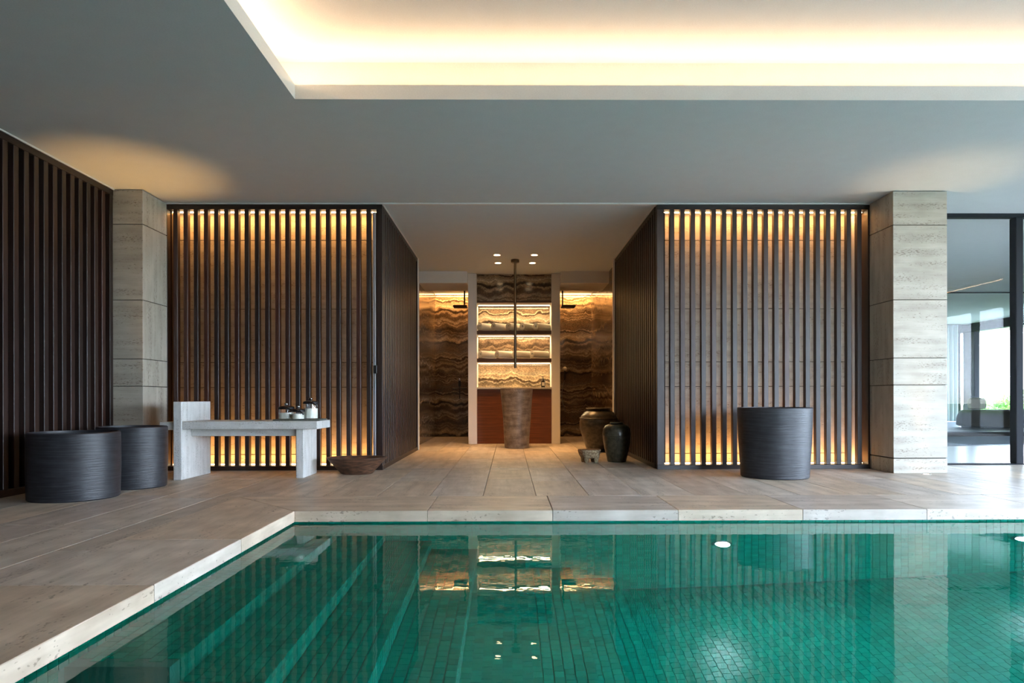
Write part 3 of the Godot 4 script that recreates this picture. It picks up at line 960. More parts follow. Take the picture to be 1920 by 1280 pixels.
	part(t2, "bottom_rail", box(Vector3(0.06, 0.055, L), 0.002, 2, Vector2.ZERO, Vector3(-0.03, 0.0275, 0)), M.frame)
	part(t2, "stile", box(Vector3(0.06, H2 - 0.11, 0.05), 0.002, 1, Vector2(0.2, 0.4), Vector3(-0.03, H2 / 2, -L / 2 + 0.03)), M.frame)
	var slat2 := box(Vector3(0.045, H2 - 0.11, 0.052), 0.003, 1, Vector2.ZERO, Vector3(-0.0245, H2 / 2, 0))
	for k in 71:
		var z := -6.146 + k * 0.1085
		part(t2, "slat", slat2, slat_mat(), Vector3(0, 0, z + 2.35))

# ------------------------------------------------------------------ passage, niche and showers
func build_passage() -> void:
	var zj := -10.55
	var zb := -12.62
	# onyx walls
	var w := setting("wall_shower_back")
	block(w, "onyx_slab", Vector3(-1.6, 0, zb - 0.1), Vector3(-0.1, 2.95, zb), M.onyx, 0.0, 0, Vector2(0.1, 0.3))
	block(w, "onyx_slab", Vector3(0.2, 0, zb - 0.1), Vector3(1.75, 2.95, zb), M.onyx, 0.0, 0, Vector2(1.4, 0.9))
	w = setting("wall_shower_left")
	block(w, "onyx_slab", Vector3(-1.6, 0, zb), Vector3(-1.46, 2.95, -9.36), M.onyx, 0.0, 2, Vector2(0.7, 1.5))
	w = setting("wall_shower_right")
	block(w, "onyx_slab", Vector3(1.62, 0, zb), Vector3(1.75, 2.95, -9.42), M.onyx, 0.0, 2, Vector2(2.3, 0.2))
	# white partitions either side of the niche
	w = setting("wall_partition_left")
	block(w, "wall_body", Vector3(-0.678, 0, zb), Vector3(-0.535, CEIL, zj), M.white, 0.004)
	w = setting("wall_partition_right")
	block(w, "wall_body", Vector3(0.70, 0, zb), Vector3(0.84, CEIL, zj), M.white, 0.004)
	# bulkheads over the showers
	var b := setting("trim_2")
	block(b, "bulkhead", Vector3(-1.46, 2.62, -11.1), Vector3(-0.678, CEIL, -10.36), M.white)
	block(b, "bulkhead", Vector3(0.84, 2.62, -11.1), Vector3(1.62, CEIL, -10.36), M.white)
	# end posts where the cabins stop
	var tr := setting("trim_3")
	block(tr, "post", Vector3(1.535, 0, -9.50), Vector3(1.62, CEIL, -9.42), M.white, 0.003)
	block(tr, "post", Vector3(-1.46, 0, -9.44), Vector3(-1.325, CEIL, -9.36), M.white, 0.003)
	# light slots washing the onyx
	for d in [["warm light slot washing the onyx wall of the shower with the cross-shaped mixer", -1.07, 0.76], ["warm light slot washing the onyx wall of the shower with the hand spray", 1.23, 0.76]]:
		var t := thing("light_strip", d[0], "light strip", Vector3(d[1], CEIL - 0.02, zb + 0.09))
		part(t, "diffuser", box(Vector3(d[2], 0.014, 0.02), 0.003), M.led)
		strip_light(t, Vector3(0, -0.012, 0), Vector3(0, -1, -0.25), Vector3.RIGHT, d[2], 0.02, Color(1.0, 0.75, 0.46), 1.2)

	# niche: onyx above, lit shelves, counter and rust-brown cabinet
	var n := thing("shelf_niche", "onyx-lined shelf niche with lit shelves between white partitions", "shelf unit", Vector3(0.0825, 0, zj - 0.06))
	var wd := 1.235
	part(n, "upper_panel", box(Vector3(wd, 0.44, 0.4), 0, 0, Vector2(0.3, 0.15), Vector3(0, 2.585, -0.2)), M.onyx)
	part(n, "back_panel", box(Vector3(wd, 1.45, 0.03), 0, 0, Vector2(0.9, 0.75), Vector3(0, 1.65, -0.42)), M.onyx)
	part(n, "head_board", box(Vector3(wd, 0.028, 0.40), 0.002, 0, Vector2.ZERO, Vector3(0, 2.352, -0.19)), M.shelf)
	for y in [1.848, 1.386]:
		part(n, "shelf_board", box(Vector3(wd, 0.06, 0.39), 0.003, 0, Vector2.ZERO, Vector3(0, y, -0.205)), M.shelf)
	part(n, "counter_slab", box(Vector3(wd, 0.03, 0.46), 0.003, 0, Vector2.ZERO, Vector3(0, 0.922, -0.20)), M.pillar)
	part(n, "cabinet_front", box(Vector3(wd, 0.90, 0.38), 0.003, 0, Vector2.ZERO, Vector3(0, 0.452, -0.22)), M.cabinet)
	for d in [[2.338, "over the towels on the upper shelf"], [1.818, "over the towels on the lower shelf"], [1.356, "over the counter with the bottle"]]:
		var t := thing("light_strip", "warm light strip in the niche " + d[1], "light strip", Vector3(0.0825, d[0] - 0.008, zj - 0.33))
		part(t, "diffuser", box(Vector3(wd - 0.02, 0.012, 0.02), 0.003), M.led_white)
		strip_light(t, Vector3(0, -0.01, 0), Vector3(0, -1, -0.05), Vector3.RIGHT, wd - 0.04, 0.02, Color(1.0, 0.87, 0.65), 1.05)
	# rolled towels
	var roll := towel_mesh(0.068, 0.32)
	var tw := [["upper", 1.878, [-0.44, -0.205, 0.035, 0.27, 0.50], [0.80, 0.74, 0.82, 0.76, 0.72]], ["lower", 1.416, [-0.42, -0.135, 0.155, 0.45], [0.66, 0.60, 0.58, 0.56]]]
	var ord := ["first", "second", "third", "fourth", "fifth"]
	for r in tw:
		for i in r[2].size():
			var k: int = i
			var t := thing("rolled_towel", "%s rolled cream towel on the %s shelf, %s" % [ord[k], r[0], "from the mixer side"], "towel", Vector3(0.0825 + r[2][i] - 0.02, r[1] + 0.0685, zj - 0.19), 0, "rolled towels in the niche")
			var ro := part(t, "roll", roll, M.towel, Vector3.ZERO, Vector3(0, r[3][i], 0))
			part(ro, "hem", box(Vector3(0.3, 0.004, 0.03), 0.0015), M.towel, Vector3(0, -0.058, 0.04), Vector3(0.3, 0, 0))
	# bottle on the counter
	var bt := thing("soap_bottle", "small dark pump bottle with a pale label on the niche counter", "bottle", Vector3(0.565, 0.937, zj - 0.14))
	part(bt, "body", lathe([[Vector2(0.0001, 0), Vector2(0.034, 0)], [Vector2(0.034, 0), Vector2(0.036, 0.004), Vector2(0.036, 0.10), Vector2(0.030, 0.118), Vector2(0.014, 0.126), Vector2(0.013, 0.135)]], 24), M.amber)
	part(bt, "label", box(Vector3(0.042, 0.06, 0.002), 0.0005), M.paper, Vector3(0, 0.055, 0.0355))
	var pu := part(bt, "pump", lathe([[Vector2(0.015, 0.133), Vector2(0.015, 0.148), Vector2(0.006, 0.15), Vector2(0.006, 0.168), Vector2(0.012, 0.17), Vector2(0.012, 0.18), Vector2(0.0001, 0.182)]], 16), M.black)
	part(pu, "spout", box(Vector3(0.035, 0.008, 0.01), 0.003), M.black, Vector3(-0.018, 0.175, 0))

	# basin: hewn tapering stone column
	var bs := thing("stone_basin", "tall tapering hewn stone wash basin standing before the niche", "basin", Vector3(0.112, 0, -9.79))
	var wob := func(a: float, y: float) -> float: return 1.0 + 0.010 * sin(3.0 * a + 4.0 * y) + 0.007 * sin(7.0 * a - 9.0 * y) + 0.005 * sin(13.0 * a + 17.0 * y)
	part(bs, "column", lathe([[Vector2(0.0001, 0), Vector2(0.178, 0)], [Vector2(0.178, 0), Vector2(0.186, 0.03), Vector2(0.197, 0.2), Vector2(0.212, 0.45), Vector2(0.232, 0.7), Vector2(0.245, 0.86), Vector2(0.248, 0.895), Vector2(0.244, 0.904)], [Vector2(0.244, 0.904), Vector2(0.205, 0.905)], [Vector2(0.205, 0.905), Vector2(0.19, 0.86), Vector2(0.12, 0.80), Vector2(0.0001, 0.785)]], 64, 1, 1, wob), M.basin)
	part(bs, "drain", lathe(disc_runs(0.025, 0.006), 24), M.bronze, Vector3(0, 0.786, 0))
	# ceiling spout
	var sp := thing("ceiling_spout", "long bronze water spout hanging from the ceiling over the stone basin", "spout", Vector3(0.089, 0, -9.5))
	part(sp, "rose", lathe([[Vector2(0.0001, CEIL - 0.042), Vector2(0.058, CEIL - 0.042)], [Vector2(0.058, CEIL - 0.042), Vector2(0.062, CEIL - 0.038), Vector2(0.062, CEIL - 0.001)]], 32), M.bronze)
	part(sp, "pipe", lathe([[Vector2(0.013, 1.205), Vector2(0.018, 1.2)], [Vector2(0.018, 1.2), Vector2(0.0195, 1.203), Vector2(0.0195, CEIL - 0.04)]], 24), M.bronze)
	part(sp, "inner_pipe", lathe([[Vector2(0.013, CEIL - 0.3), Vector2(0.013, 1.205)]], 16), M.black)
	# downlights
	var dn := 0
	for p in [Vector3(-0.172, CEIL, -9.19), Vector3(0.364, CEIL, -9.19), Vector3(-0.168, CEIL, -9.732), Vector3(0.355, CEIL, -9.732)]:
		var l := thing("downlight", "round recessed downlight in the passage ceiling by the hanging spout", "light", p, 0, "passage downlights")
		part(l, "ring", lathe([[Vector2(0.045, -0.0005), Vector2(0.056, -0.003)], [Vector2(0.056, -0.003), Vector2(0.06, -0.0005)]], 32), M.white)
		part(l, "lens", lathe([[Vector2(0.0001, -0.002), Vector2(0.045, -0.001)]], 32), M.lamp_glass)
		spot(l, Vector3(0, -0.012, 0), Vector3.DOWN, 46.0, Color(1.0, 0.76, 0.48), 2.5, 0.04, 1.0)
		dn += 1

	# shower fittings
	for d in [["square rain shower head over the shower with the cross-shaped mixer", -0.808, -0.885], ["square rain shower head over the shower with the hand spray", 0.968, 1.07]]:
		var t := thing("rain_shower", d[0], "shower head", Vector3(d[1], 0, -11.6))
		part(t, "drop_pipe", tube([Vector3(0, 2.43, 0), Vector3(0, 2.90, 0)], 0.014), M.black)
		part(t, "head_plate", box(Vector3(0.25, 0.03, 0.25), 0.004), M.black, Vector3(d[2] - d[1], 2.415, 0))
	var mx := thing("shower_mixer", "dark cross-shaped wall mixer on the onyx shower wall", "shower mixer", Vector3(-0.975, 0.95, zb))
	part(mx, "cross_bar", tube([Vector3(-0.14, 0, 0.05), Vector3(0.14, 0, 0.05)], 0.014), M.black)
	part(mx, "riser", tube([Vector3(0, -0.2, 0.05), Vector3(0, 0.05, 0.05)], 0.011), M.black)
	var hd := part(mx, "handle", lathe(disc_runs(0.026, 0.11, 0.004), 20), M.black, Vector3(0, 0.04, 0.05))
	part(hd, "knob", lathe(disc_runs(0.022, 0.05, 0.004), 20), M.steel, Vector3(0, 0.105, 0))
	for sx in [-0.07, 0.07]:
		part(mx, "wall_mount", tube([Vector3(sx, 0, 0.0), Vector3(sx, 0, 0.05)], 0.018), M.black)
	var hs := thing("hand_shower", "hand spray with white head and hanging hose on the onyx shower wall", "hand shower", Vector3(1.089, 1.2, zb))
	part(hs, "spray_head", lathe([[Vector2(0.0001, -0.035), Vector2(0.03, -0.025), Vector2(0.043, 0.0), Vector2(0.038, 0.03), Vector2(0.02, 0.045), Vector2(0.0001, 0.05)]], 24), M.paper, Vector3(0, 0.125, 0.07))
	part(hs, "handle", tube([Vector3(0, 0.10, 0.07), Vector3(0.005, 0.02, 0.06), Vector3(0.0, -0.09, 0.05)], 0.016), M.black)
	part(hs, "bracket", box(Vector3(0.04, 0.05, 0.06), 0.005), M.black, Vector3(0, 0.01, 0.03))
	var hose := []
	for i in 25:
		var u := i / 24.0
		hose.append(Vector3(-0.07 * sin(u * 2.6) + 0.05 * u * u, -0.09 - 0.60 * u, 0.05 + 0.012 * sin(u * 9.0)))
	part(hs, "hose", tube(hose, 0.0075, 8), M.steel)

	# jars and block by the cabin
	var big := thing("storage_jar", "big brown glazed storage jar with a wide lipped mouth in the passage", "jar", Vector3(1.275, 0, -9.12))
	part(big, "body", lathe([[Vector2(0.0001, 0), Vector2(0.165, 0)], [Vector2(0.165, 0), Vector2(0.172, 0.012), Vector2(0.205, 0.12), Vector2(0.245, 0.24), Vector2(0.270, 0.34), Vector2(0.272, 0.42), Vector2(0.250, 0.50), Vector2(0.205, 0.555), Vector2(0.165, 0.575), Vector2(0.152, 0.588)], [Vector2(0.152, 0.588), Vector2(0.172, 0.595), Vector2(0.182, 0.606), Vector2(0.180, 0.614), Vector2(0.168, 0.616)], [Vector2(0.168, 0.616), Vector2(0.142, 0.60), Vector2(0.14, 0.57), Vector2(0.2, 0.5), Vector2(0.24, 0.4), Vector2(0.2, 0.15), Vector2(0.0001, 0.03)]], 56, 1, 1, func(a, y): return 1.0 + 0.006 * sin(2.0 * a + 5.0 * y)), M.glaze)
	part(big, "shoulder_cord", lathe([[Vector2(0.262, 0.462), Vector2(0.270, 0.466), Vector2(0.271, 0.474), Vector2(0.262, 0.478)]], 56), M.glaze)
	var sm := thing("storage_jar", "smaller olive-dark glazed jar standing in front of the big brown jar", "jar", Vector3(1.277, 0, -7.605))
	part(sm, "body", lathe([[Vector2(0.0001, 0), Vector2(0.108, 0)], [Vector2(0.108, 0), Vector2(0.113, 0.01), Vector2(0.122, 0.06), Vector2(0.145, 0.16), Vector2(0.163, 0.27), Vector2(0.167, 0.33), Vector2(0.160, 0.385), Vector2(0.135, 0.425), Vector2(0.10, 0.442), Vector2(0.072, 0.447)], [Vector2(0.072, 0.447), Vector2(0.078, 0.453), Vector2(0.082, 0.46), Vector2(0.077, 0.467), Vector2(0.068, 0.468)], [Vector2(0.068, 0.468), Vector2(0.058, 0.455), Vector2(0.06, 0.43), Vector2(0.13, 0.36), Vector2(0.12, 0.12), Vector2(0.0001, 0.02)]], 48, 1, 1, func(a, y): return 1.0 + 0.008 * sin(2.0 * a + 6.0 * y)), M.glaze_olive)
	part(sm, "incised_band", lathe([[Vector2(0.1655, 0.305), Vector2(0.1685, 0.309), Vector2(0.1685, 0.313), Vector2(0.1665, 0.317)]], 48), M.glaze_olive)
	# hewn stool
	var stl := thing("log_stool", "small low hewn log stool with stubby legs on the passage floor", "stool", Vector3(0.945, 0, -7.52), 0.35)
	var sw := func(a: float, y: float) -> float: return 1.0 + 0.06 * sin(3.0 * a + 0.6) + 0.035 * sin(5.0 * a + 11.0 * y) + 0.02 * sin(9.0 * a - 13.0 * y)
	part(stl, "trunk", lathe([[Vector2(0.0001, 0.045), Vector2(0.07, 0.05), Vector2(0.105, 0.062)], [Vector2(0.105, 0.062), Vector2(0.120, 0.09), Vector2(0.130, 0.125), Vector2(0.132, 0.146), Vector2(0.127, 0.152)]], 40, 1.0, 0.9, sw), M.driftwood)
	part(stl, "seat_top", lathe([[Vector2(0.127, 0.152), Vector2(0.11, 0.149), Vector2(0.05, 0.144), Vector2(0.0001, 0.143)]], 40, 1.0, 0.9, sw), M.driftwood_top)
	for k in 4:
		var a := TAU * k / 4.0 + 0.9
		part(stl, "leg", lathe([[Vector2(0.0001, 0), Vector2(0.022, 0)], [Vector2(0.022, 0), Vector2(0.026, 0.01), Vector2(0.032, 0.05), Vector2(0.045, 0.09)]], 14), M.driftwood, Vector3(cos(a) * 0.085, 0, sin(a) * 0.075))

func towel_mesh(r: float, len: float) -> ArrayMesh:
	# a ribbon wound into a spiral, axis along x
	var st := begin()
	var turns := 3.3
	var n := 90
	var thick := 0.0125
	var inner := []
	var outer := []
	for i in n + 1:
		var u := float(i) / n
		var a := u * turns * TAU
		var rr := lerpf(0.016, r - thick, u)
		var d := Vector2(cos(a + 2.2), sin(a + 2.2))
		inner.append(d * rr)
		outer.append(d * (rr + thick))
	for i in n:
		for s in [[outer, 1.0], [inner, -1.0]]:
			var a: Vector2 = s[0][i]
			var b: Vector2 = s[0][i + 1]
			var na: Vector2 = (a.normalized()) * s[1]
			var nb: Vector2 = (b.normalized()) * s[1]
			var pts := [Vector3(-len / 2, a.y, a.x), Vector3(len / 2, a.y, a.x), Vector3(len / 2, b.y, b.x), Vector3(-len / 2, b.y, b.x)]
			var nn := [Vector3(0, na.y, na.x), Vector3(0, na.y, na.x), Vector3(0, nb.y, nb.x), Vector3(0, nb.y, nb.x)]
			var uv := [Vector2(0, i * 0.01), Vector2(len, i * 0.01), Vector2(len, i * 0.01 + 0.01), Vector2(0, i * 0.01 + 0.01)]
			var g: Vector3 = (pts[1] - pts[0]).cross(pts[2] - pts[0])
			if g.dot(nn[0]) < 0.0:
				pts.reverse()
				nn.reverse()
				uv.reverse()
			quad(st, pts, nn, uv)
		for e in [-1.0, 1.0]:
			var x: float = e * len / 2
			face(st, [Vector3(x, inner[i].y, inner[i].x), Vector3(x, outer[i].y, outer[i].x), Vector3(x, outer[i + 1].y, outer[i + 1].x), Vector3(x, inner[i + 1].y, inner[i + 1].x)], Vector3(e, 0, 0))
	return st.commit()

# ------------------------------------------------------------------ lounge beyond the glass
func build_lounge() -> void:
	var d := setting("door_1", "dark metal framed glass door to the lounge", "door")
	var z := -7.15
	block(d, "door_head", Vector3(4.33, 2.765, z - 0.04), Vector3(HALL_X, CEIL, z + 0.04), M.metal_frame, 0.004)
	block(d, "threshold", Vector3(4.33, 0, z - 0.04), Vector3(HALL_X, 0.012, z + 0.04), M.metal_frame, 0.002)
	var xs := [5.66, 7.9]
	for x in xs: block(d, "mullion", Vector3(x, 0.012, z - 0.05), Vector3(x + 0.085, 2.765, z + 0.05), M.metal_frame, 0.006)
	block(d, "pane", Vector3(5.745, 0.015, z - 0.005), Vector3(7.9, 2.765, z + 0.005), M.glass)
	block(d, "pane", Vector3(7.985, 0.015, z - 0.005), Vector3(HALL_X, 2.765, z + 0.005), M.glass)
	block(d, "pane", Vector3(4.37, 0.015, z - 0.055), Vector3(5.66, 2.765, z - 0.045), M.glass)
	# glass partition deeper in
	var g := setting("window_4")
	block(g, "top_channel", Vector3(3.9, 2.79, -12.44), Vector3(12.8, CEIL, -12.41), M.metal_frame)
	block(g, "pane", Vector3(3.9, 0.09, -12.43), Vector3(8.83, 2.79, -12.42), M.glass)
	var pf := setting("floor_platform", "low raised blue-grey platform in the lounge", "platform")
	block(pf, "platform_top", Vector3(3.95, 0.07, -17.95), Vector3(12.75, 0.09, -12.40), M.platform, 0.003)
	block(pf, "platform_edge", Vector3(3.95, 0.0, -17.95), Vector3(12.75, 0.07, -12.42), M.platform_edge)
	var rg := thing("rug", "flat blue-grey rug on the pale lounge floor", "rug", Vector3(8.5, 0, -11.1), 0.12)
	part(rg, "pile", box(Vector3(3.6, 0.012, 1.9), 0.004, 0, Vector2.ZERO, Vector3(0, 0.006, 0)), M.rug)
	part(rg, "border", box(Vector3(3.7, 0.008, 2.0), 0.003, 0, Vector2.ZERO, Vector3(0, 0.004, 0)), M.platform)
	# daybed with two cushions
	var s := thing("daybed", "low brown and charcoal daybed by the lounge windows", "daybed", Vector3(10.9, 0.09, -14.1))
	var pr := [[Vector2(0.0001, 0.03), Vector2(0.9, 0.03), Vector2(0.96, 0.06), Vector2(0.97, 0.2), Vector2(0.93, 0.34), Vector2(0.86, 0.39), Vector2(0.0001, 0.40)]]
	part(s, "base_cushion", lathe(pr, 40, 0.90, 0.55, func(a, y): return 1.0 + 0.10 * absf(sin(2.0 * a)) - 0.09 * y), M.sofa_brown)
	part(s, "throw", lathe([[Vector2(0.0001, 0.0), Vector2(0.5, 0.02), Vector2(0.55, 0.2), Vector2(0.48, 0.32), Vector2(0.2, 0.37), Vector2(0.0001, 0.36)]], 32, 1.0, 0.8, func(a, y): return 1.0 + 0.04 * sin(5.0 * a + 9.0 * y)), M.sofa_dark, Vector3(0.42, 0.045, 0.33))
	part(s, "foot", box(Vector3(1.3, 0.05, 0.7), 0.005), M.black, Vector3(0, 0.025, 0))
	var n := 0
	for c in [[Vector3(10.22, 0.497, -13.95), "rounded white bouclé cushion standing on the end of the daybed"], [Vector3(10.48, 0.497, -14.22), "rounded white bouclé cushion half hidden behind its twin on the daybed"]]:
		var q: Node3D = thing("cushion", c[1], "cushion", c[0], 0, "white cushions on the daybed")
		var bd := part(q, "body", lathe([[Vector2(0.0001, 0), Vector2(0.13, 0.0), Vector2(0.155, 0.03), Vector2(0.16, 0.12), Vector2(0.15, 0.2), Vector2(0.11, 0.245), Vector2(0.0001, 0.26)]], 32, 1.0, 0.7), M.boucle)
		part(bd, "piping", lathe([[Vector2(0.159, 0.114), Vector2(0.164, 0.12), Vector2(0.159, 0.126)]], 32, 1.0, 0.7), M.boucle)
		n += 1
	# curtain
	var cu := thing("curtain", "pale floor-length curtain drawn beside the lounge corner window", "curtain", Vector3(12.16, 0.09, -17.6))
	var st := begin()
	var k := 90
	for i in k:
		var pts := []
		for j in [i, i + 1]:
			var u := float(j) / k
			pts.append(Vector2(-0.30 + 0.52 * u, 0.05 * sin(u * 52.0) + 0.015 * sin(u * 131.0)))
		var a: Vector2 = pts[0]
		var b: Vector2 = pts[1]
		for s2 in [[0.0, 1.0], [-0.003, -1.0]]:
			face(st, [Vector3(a.x, 0.01, a.y + s2[0]), Vector3(b.x, 0.01, b.y + s2[0]), Vector3(b.x, 2.66, b.y + s2[0]), Vector3(a.x, 2.66, a.y + s2[0])], Vector3(0, 0, s2[1]))
	part(cu, "cloth", st.commit(), M.curtain)
	part(cu, "rail", box(Vector3(1.3, 0.03, 0.03), 0.003), M.metal_frame, Vector3(0.0, 2.68, 0))

# ------------------------------------------------------------------ things on the deck
func planter(label: String, at: Vector3, rt: float, rb: float, h: float, sz: float, turn: float) -> void:
	var t := thing("planter", label, "planter", at, turn, "charcoal planters on the deck")
	var b := 0.008
	var ri := rt - 0.022
	part(t, "shell", lathe([[Vector2(0.0001, 0), Vector2(rb - b, 0)], [Vector2(rb - b, 0), Vector2(rb, b)], [Vector2(rb, b), Vector2(lerpf(rb, rt, 0.5) + 0.004, h * 0.5), Vector2(rt, h - b)], [Vector2(rt, h - b), Vector2(rt - b, h)], [Vector2(rt - b, h), Vector2(ri, h)], [Vector2(ri, h), Vector2(ri - 0.01, h - 0.14)]], 72, 1.0, sz), M.charcoal)
	part(t, "liner", lathe([[Vector2(ri - 0.01, h - 0.14), Vector2(0.0001, h - 0.135)]], 48, 1.0, sz), M.soil_dark)

func build_deck_things() -> void:
	planter("wide low charcoal planter against the slatted wall, standing clear of the bench", Vector3(-3.332, 0, -4.93), 0.308, 0.305, 0.503, 0.95, 0.0)
	planter("low charcoal planter between the wide planter and the stone bench", Vector3(-3.243, 0, -5.53), 0.276, 0.270, 0.519, 0.9, 0.0)
	planter("tall charcoal planter standing alone before the lit cabin slats", Vector3(2.535, 0, -6.10), 0.342, 0.311, 0.662, 0.92, 0.0)

	# travertine bench: upright slab, seat slab let through it, apron, one leg
	var b := thing("stone_bench", "pale pitted travertine bench with one tall upright end slab", "bench", Vector3(-2.5, 0, -6.2))
	var bo := func(called: String, lo: Vector3, hi: Vector3, g: int) -> void:
		var o := Vector3(-2.5, 0, -6.2)
		var s := hi - lo
		part(b, called, box(s, 0.004, g, Vector2(rng.randf() * 3, rng.randf() * 3)), M.bench, (lo + hi) * 0.5 - o)
	bo.call("upright_slab", Vector3(-3.114, 0, -6.53), Vector3(-3.038, 0.727, -5.953), 1)
	bo.call("seat_slab", Vector3(-3.036, 0.469, -6.395), Vector3(-1.787, 0.544, -5.963), 0)
	bo.call("seat_end", Vector3(-3.26, 0.462, -6.395), Vector3(-3.116, 0.536, -5.99), 0)
	bo.call("leg", Vector3(-2.025, 0, -6.51), Vector3(-1.955, 0.468, -6.087), 1)
	bo.call("apron", Vector3(-3.037, 0.397, -6.20), Vector3(-2.027, 0.468, -6.135), 0)

	# tray and three candle jars
	var ty := thing("slate_tray", "thin grey-green slate tray under the candle jars", "tray", Vector3(-2.01, 0.5445, -6.18))
	part(ty, "slab", box(Vector3(0.44, 0.014, 0.26), 0.003, 0, Vector2.ZERO, Vector3(0, 0.007, 0)), M.slate)
	part(ty, "rough_edge", box(Vector3(0.446, 0.006, 0.266), 0.002, 0, Vector2.ZERO, Vector3(0, 0.004, 0)), M.slate)
	var jars := [["squat candle jar on the tray, nearest the bench upright", Vector3(-2.145, 0, -6.17), 0.074, 0.105, 0.060], ["smallest candle jar standing at the front of the tray", Vector3(-2.005, 0, -6.095), 0.058, 0.08, 0.052], ["tallest candle jar at the back of the tray", Vector3(-1.925, 0, -6.22), 0.070, 0.155, 0.10]]
	for j in jars:
		var at: Vector3 = j[1]
		at.y = 0.559
		var r: float = j[2]
		var h: float = j[3]
		var t := thing("candle_jar", j[0] + ", glass with black ribbon", "candle jar", at, 0, "candle jars on the bench")
		part(t, "glass", lathe([[Vector2(0.0001, 0.001), Vector2(r - 0.006, 0.001), Vector2(r, 0.006), Vector2(r, h - 0.01), Vector2(r - 0.008, h)]], 32), M.jar_glass)
		part(t, "wax", lathe([[Vector2(0.0001, 0.004), Vector2(r - 0.007, 0.004)], [Vector2(r - 0.007, 0.004), Vector2(r - 0.005, 0.008), Vector2(r - 0.005, j[4])], [Vector2(r - 0.005, j[4]), Vector2(0.0001, j[4] - 0.002)]], 32), M.wax)
		var ld := part(t, "lid", lathe([[Vector2(r - 0.008, h), Vector2(r + 0.001, h + 0.002), Vector2(r, h + 0.010), Vector2(r * 0.72, h + 0.017), Vector2(0.012, h + 0.022)]], 32), M.black)
		part(ld, "lid_knob", lathe([[Vector2(0.010, h + 0.02), Vector2(0.010, h + 0.026), Vector2(0.018, h + 0.032), Vector2(0.019, h + 0.042), Vector2(0.012, h + 0.049), Vector2(0.0001, h + 0.05)]], 20), M.steel)
		var rb := part(t, "ribbon", lathe([[Vector2(r + 0.001, h - 0.012), Vector2(r + 0.0035, h - 0.010), Vector2(r + 0.0035, h), Vector2(r + 0.001, h + 0.002)]], 32), M.ribbon)
		part(rb, "ribbon_end", tube([Vector3(r * 0.1, h + 0.003, r * 0.98), Vector3(r * 0.55, h - 0.002, r * 1.02), Vector3(r * 0.95, h - 0.02, r * 0.9), Vector3(r * 1.1, h - 0.035, r * 0.75)], 0.008, 8), M.ribbon)

	# boat-shaped wooden bowl
	var bl := thing("wooden_bowl", "shallow dark carved wooden bowl with pointed ends on the floor", "bowl", Vector3(-1.53, 0, -6.43), 0.04)
	var wob := func(a: float, y: float) -> float: return 1.0 + 0.055 * pow(absf(cos(a)), 8.0) * smoothstep(0.02, 0.17, y)
	var lift := [Vector2(0.0001, 0.0), Vector2(0.145, 0.0)]
	part(bl, "hull", lathe([lift, [Vector2(0.145, 0.0), Vector2(0.158, 0.006), Vector2(0.195, 0.05), Vector2(0.240, 0.105), Vector2(0.285, 0.158)], [Vector2(0.285, 0.158), Vector2(0.290, 0.163), Vector2(0.284, 0.167), Vector2(0.272, 0.164)]], 64, 1.0, 0.72, wob), M.bowl)
	part(bl, "hollow", lathe([[Vector2(0.272, 0.164), Vector2(0.225, 0.11), Vector2(0.16, 0.05), Vector2(0.08, 0.028), Vector2(0.0001, 0.025)]], 64, 1.0, 0.72, wob), M.bowl)

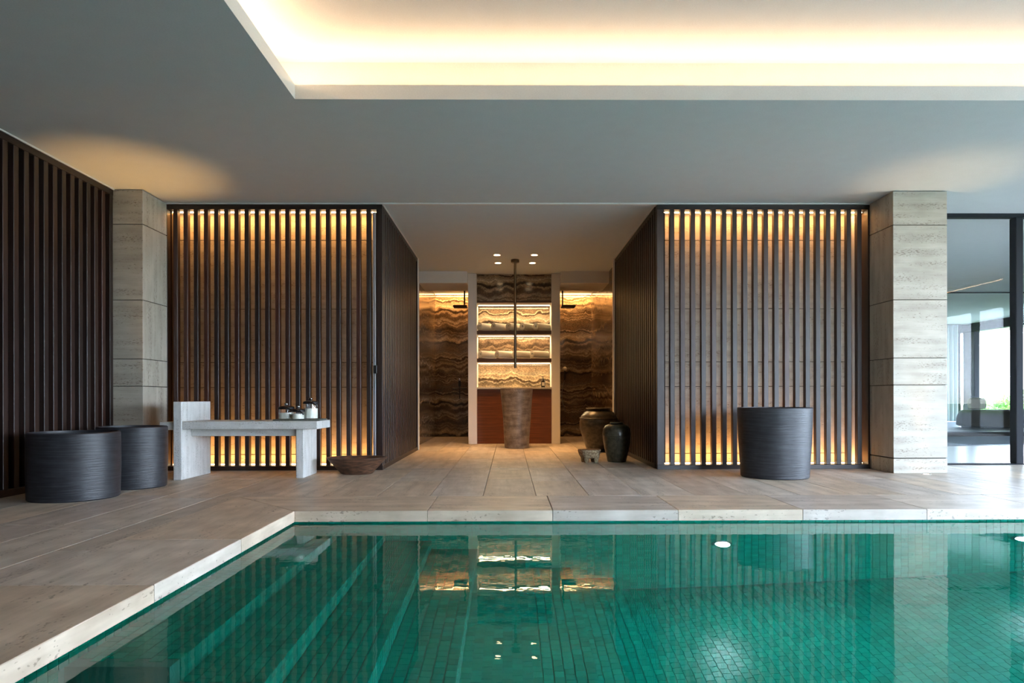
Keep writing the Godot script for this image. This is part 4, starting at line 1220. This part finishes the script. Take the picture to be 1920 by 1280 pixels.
# ------------------------------------------------------------------ garden
func build_outside() -> void:
	var g := setting("ground_garden", "mown lawn outside the windows", "lawn")
	block(g, "terrace", Vector3(13.02, -0.35, -18.3), Vector3(24, -0.05, 20), M.terrace)
	block(g, "terrace", Vector3(-10, -0.35, REAR_Z + 0.22), Vector3(13.02, -0.05, 20), M.terrace)
	block(g, "terrace", Vector3(HALL_X + 0.22, -0.35, -6.98), Vector3(13.02, -0.05, REAR_Z + 0.22), M.terrace)
	block(g, "turf", Vector3(13.02, -0.35, -70), Vector3(90, -0.06, 70), M.lawn)
	block(g, "turf", Vector3(-60, -0.35, REAR_Z + 0.22), Vector3(13.02, -0.06, 70), M.lawn)
	block(g, "turf", Vector3(-60, -0.35, -70), Vector3(13.02, -0.06, -18.22), M.lawn)
	var leaf := begin()
	face(leaf, [Vector3(0, 0, 0), Vector3(0.05, 0.09, 0.012), Vector3(0, 0.2, 0), Vector3(-0.05, 0.09, 0.012)], Vector3.BACK)
	var lm := leaf.commit()
	var i := 0
	for d in [[Vector3(19.0, -0.06, -24.5), 0.9], [Vector3(22.5, -0.06, -27.5), 1.3], [Vector3(17.5, -0.06, -20.4), 0.8], [Vector3(26.0, -0.06, -31.0), 1.6], [Vector3(20.5, -0.06, -22.5), 1.1]]:
		var s := thing("garden_shrub", ["rounded green shrub on the lawn behind the daybed", "larger green shrub further out on the lawn", "low green shrub close outside the lounge window", "tallest green shrub far out on the lawn", "middling green shrub between the low shrub and the far ones"][i], "shrub", d[0], 0, "shrubs on the lawn")
		var rr: float = d[1]
		var mm := MultiMesh.new()
		mm.transform_format = MultiMesh.TRANSFORM_3D
		mm.mesh = lm
		mm.instance_count = 1400
		for k in 1400:
			var v := Vector3(rng.randfn(), rng.randfn(), rng.randfn()).normalized() * rr * pow(rng.randf(), 0.35)
			v.y = absf(v.y * 0.85) + 0.12
			mm.set_instance_transform(k, Transform3D(Basis.from_euler(Vector3(rng.randf() * TAU, rng.randf() * TAU, rng.randf() * TAU)).scaled(Vector3.ONE * rng.randf_range(0.6, 1.2)), v))
		var fo := MultiMeshInstance3D.new()
		fo.name = "foliage"
		fo.multimesh = mm
		fo.material_override = M.leaf
		fo.set_meta("kind", "stuff")
		s.add_child(fo, true)
		part(s, "stem", tube([Vector3(0, 0, 0), Vector3(0.03, rr * 0.5, 0.02), Vector3(0, rr * 0.8, 0)], 0.03, 8), M.bark)
		i += 1
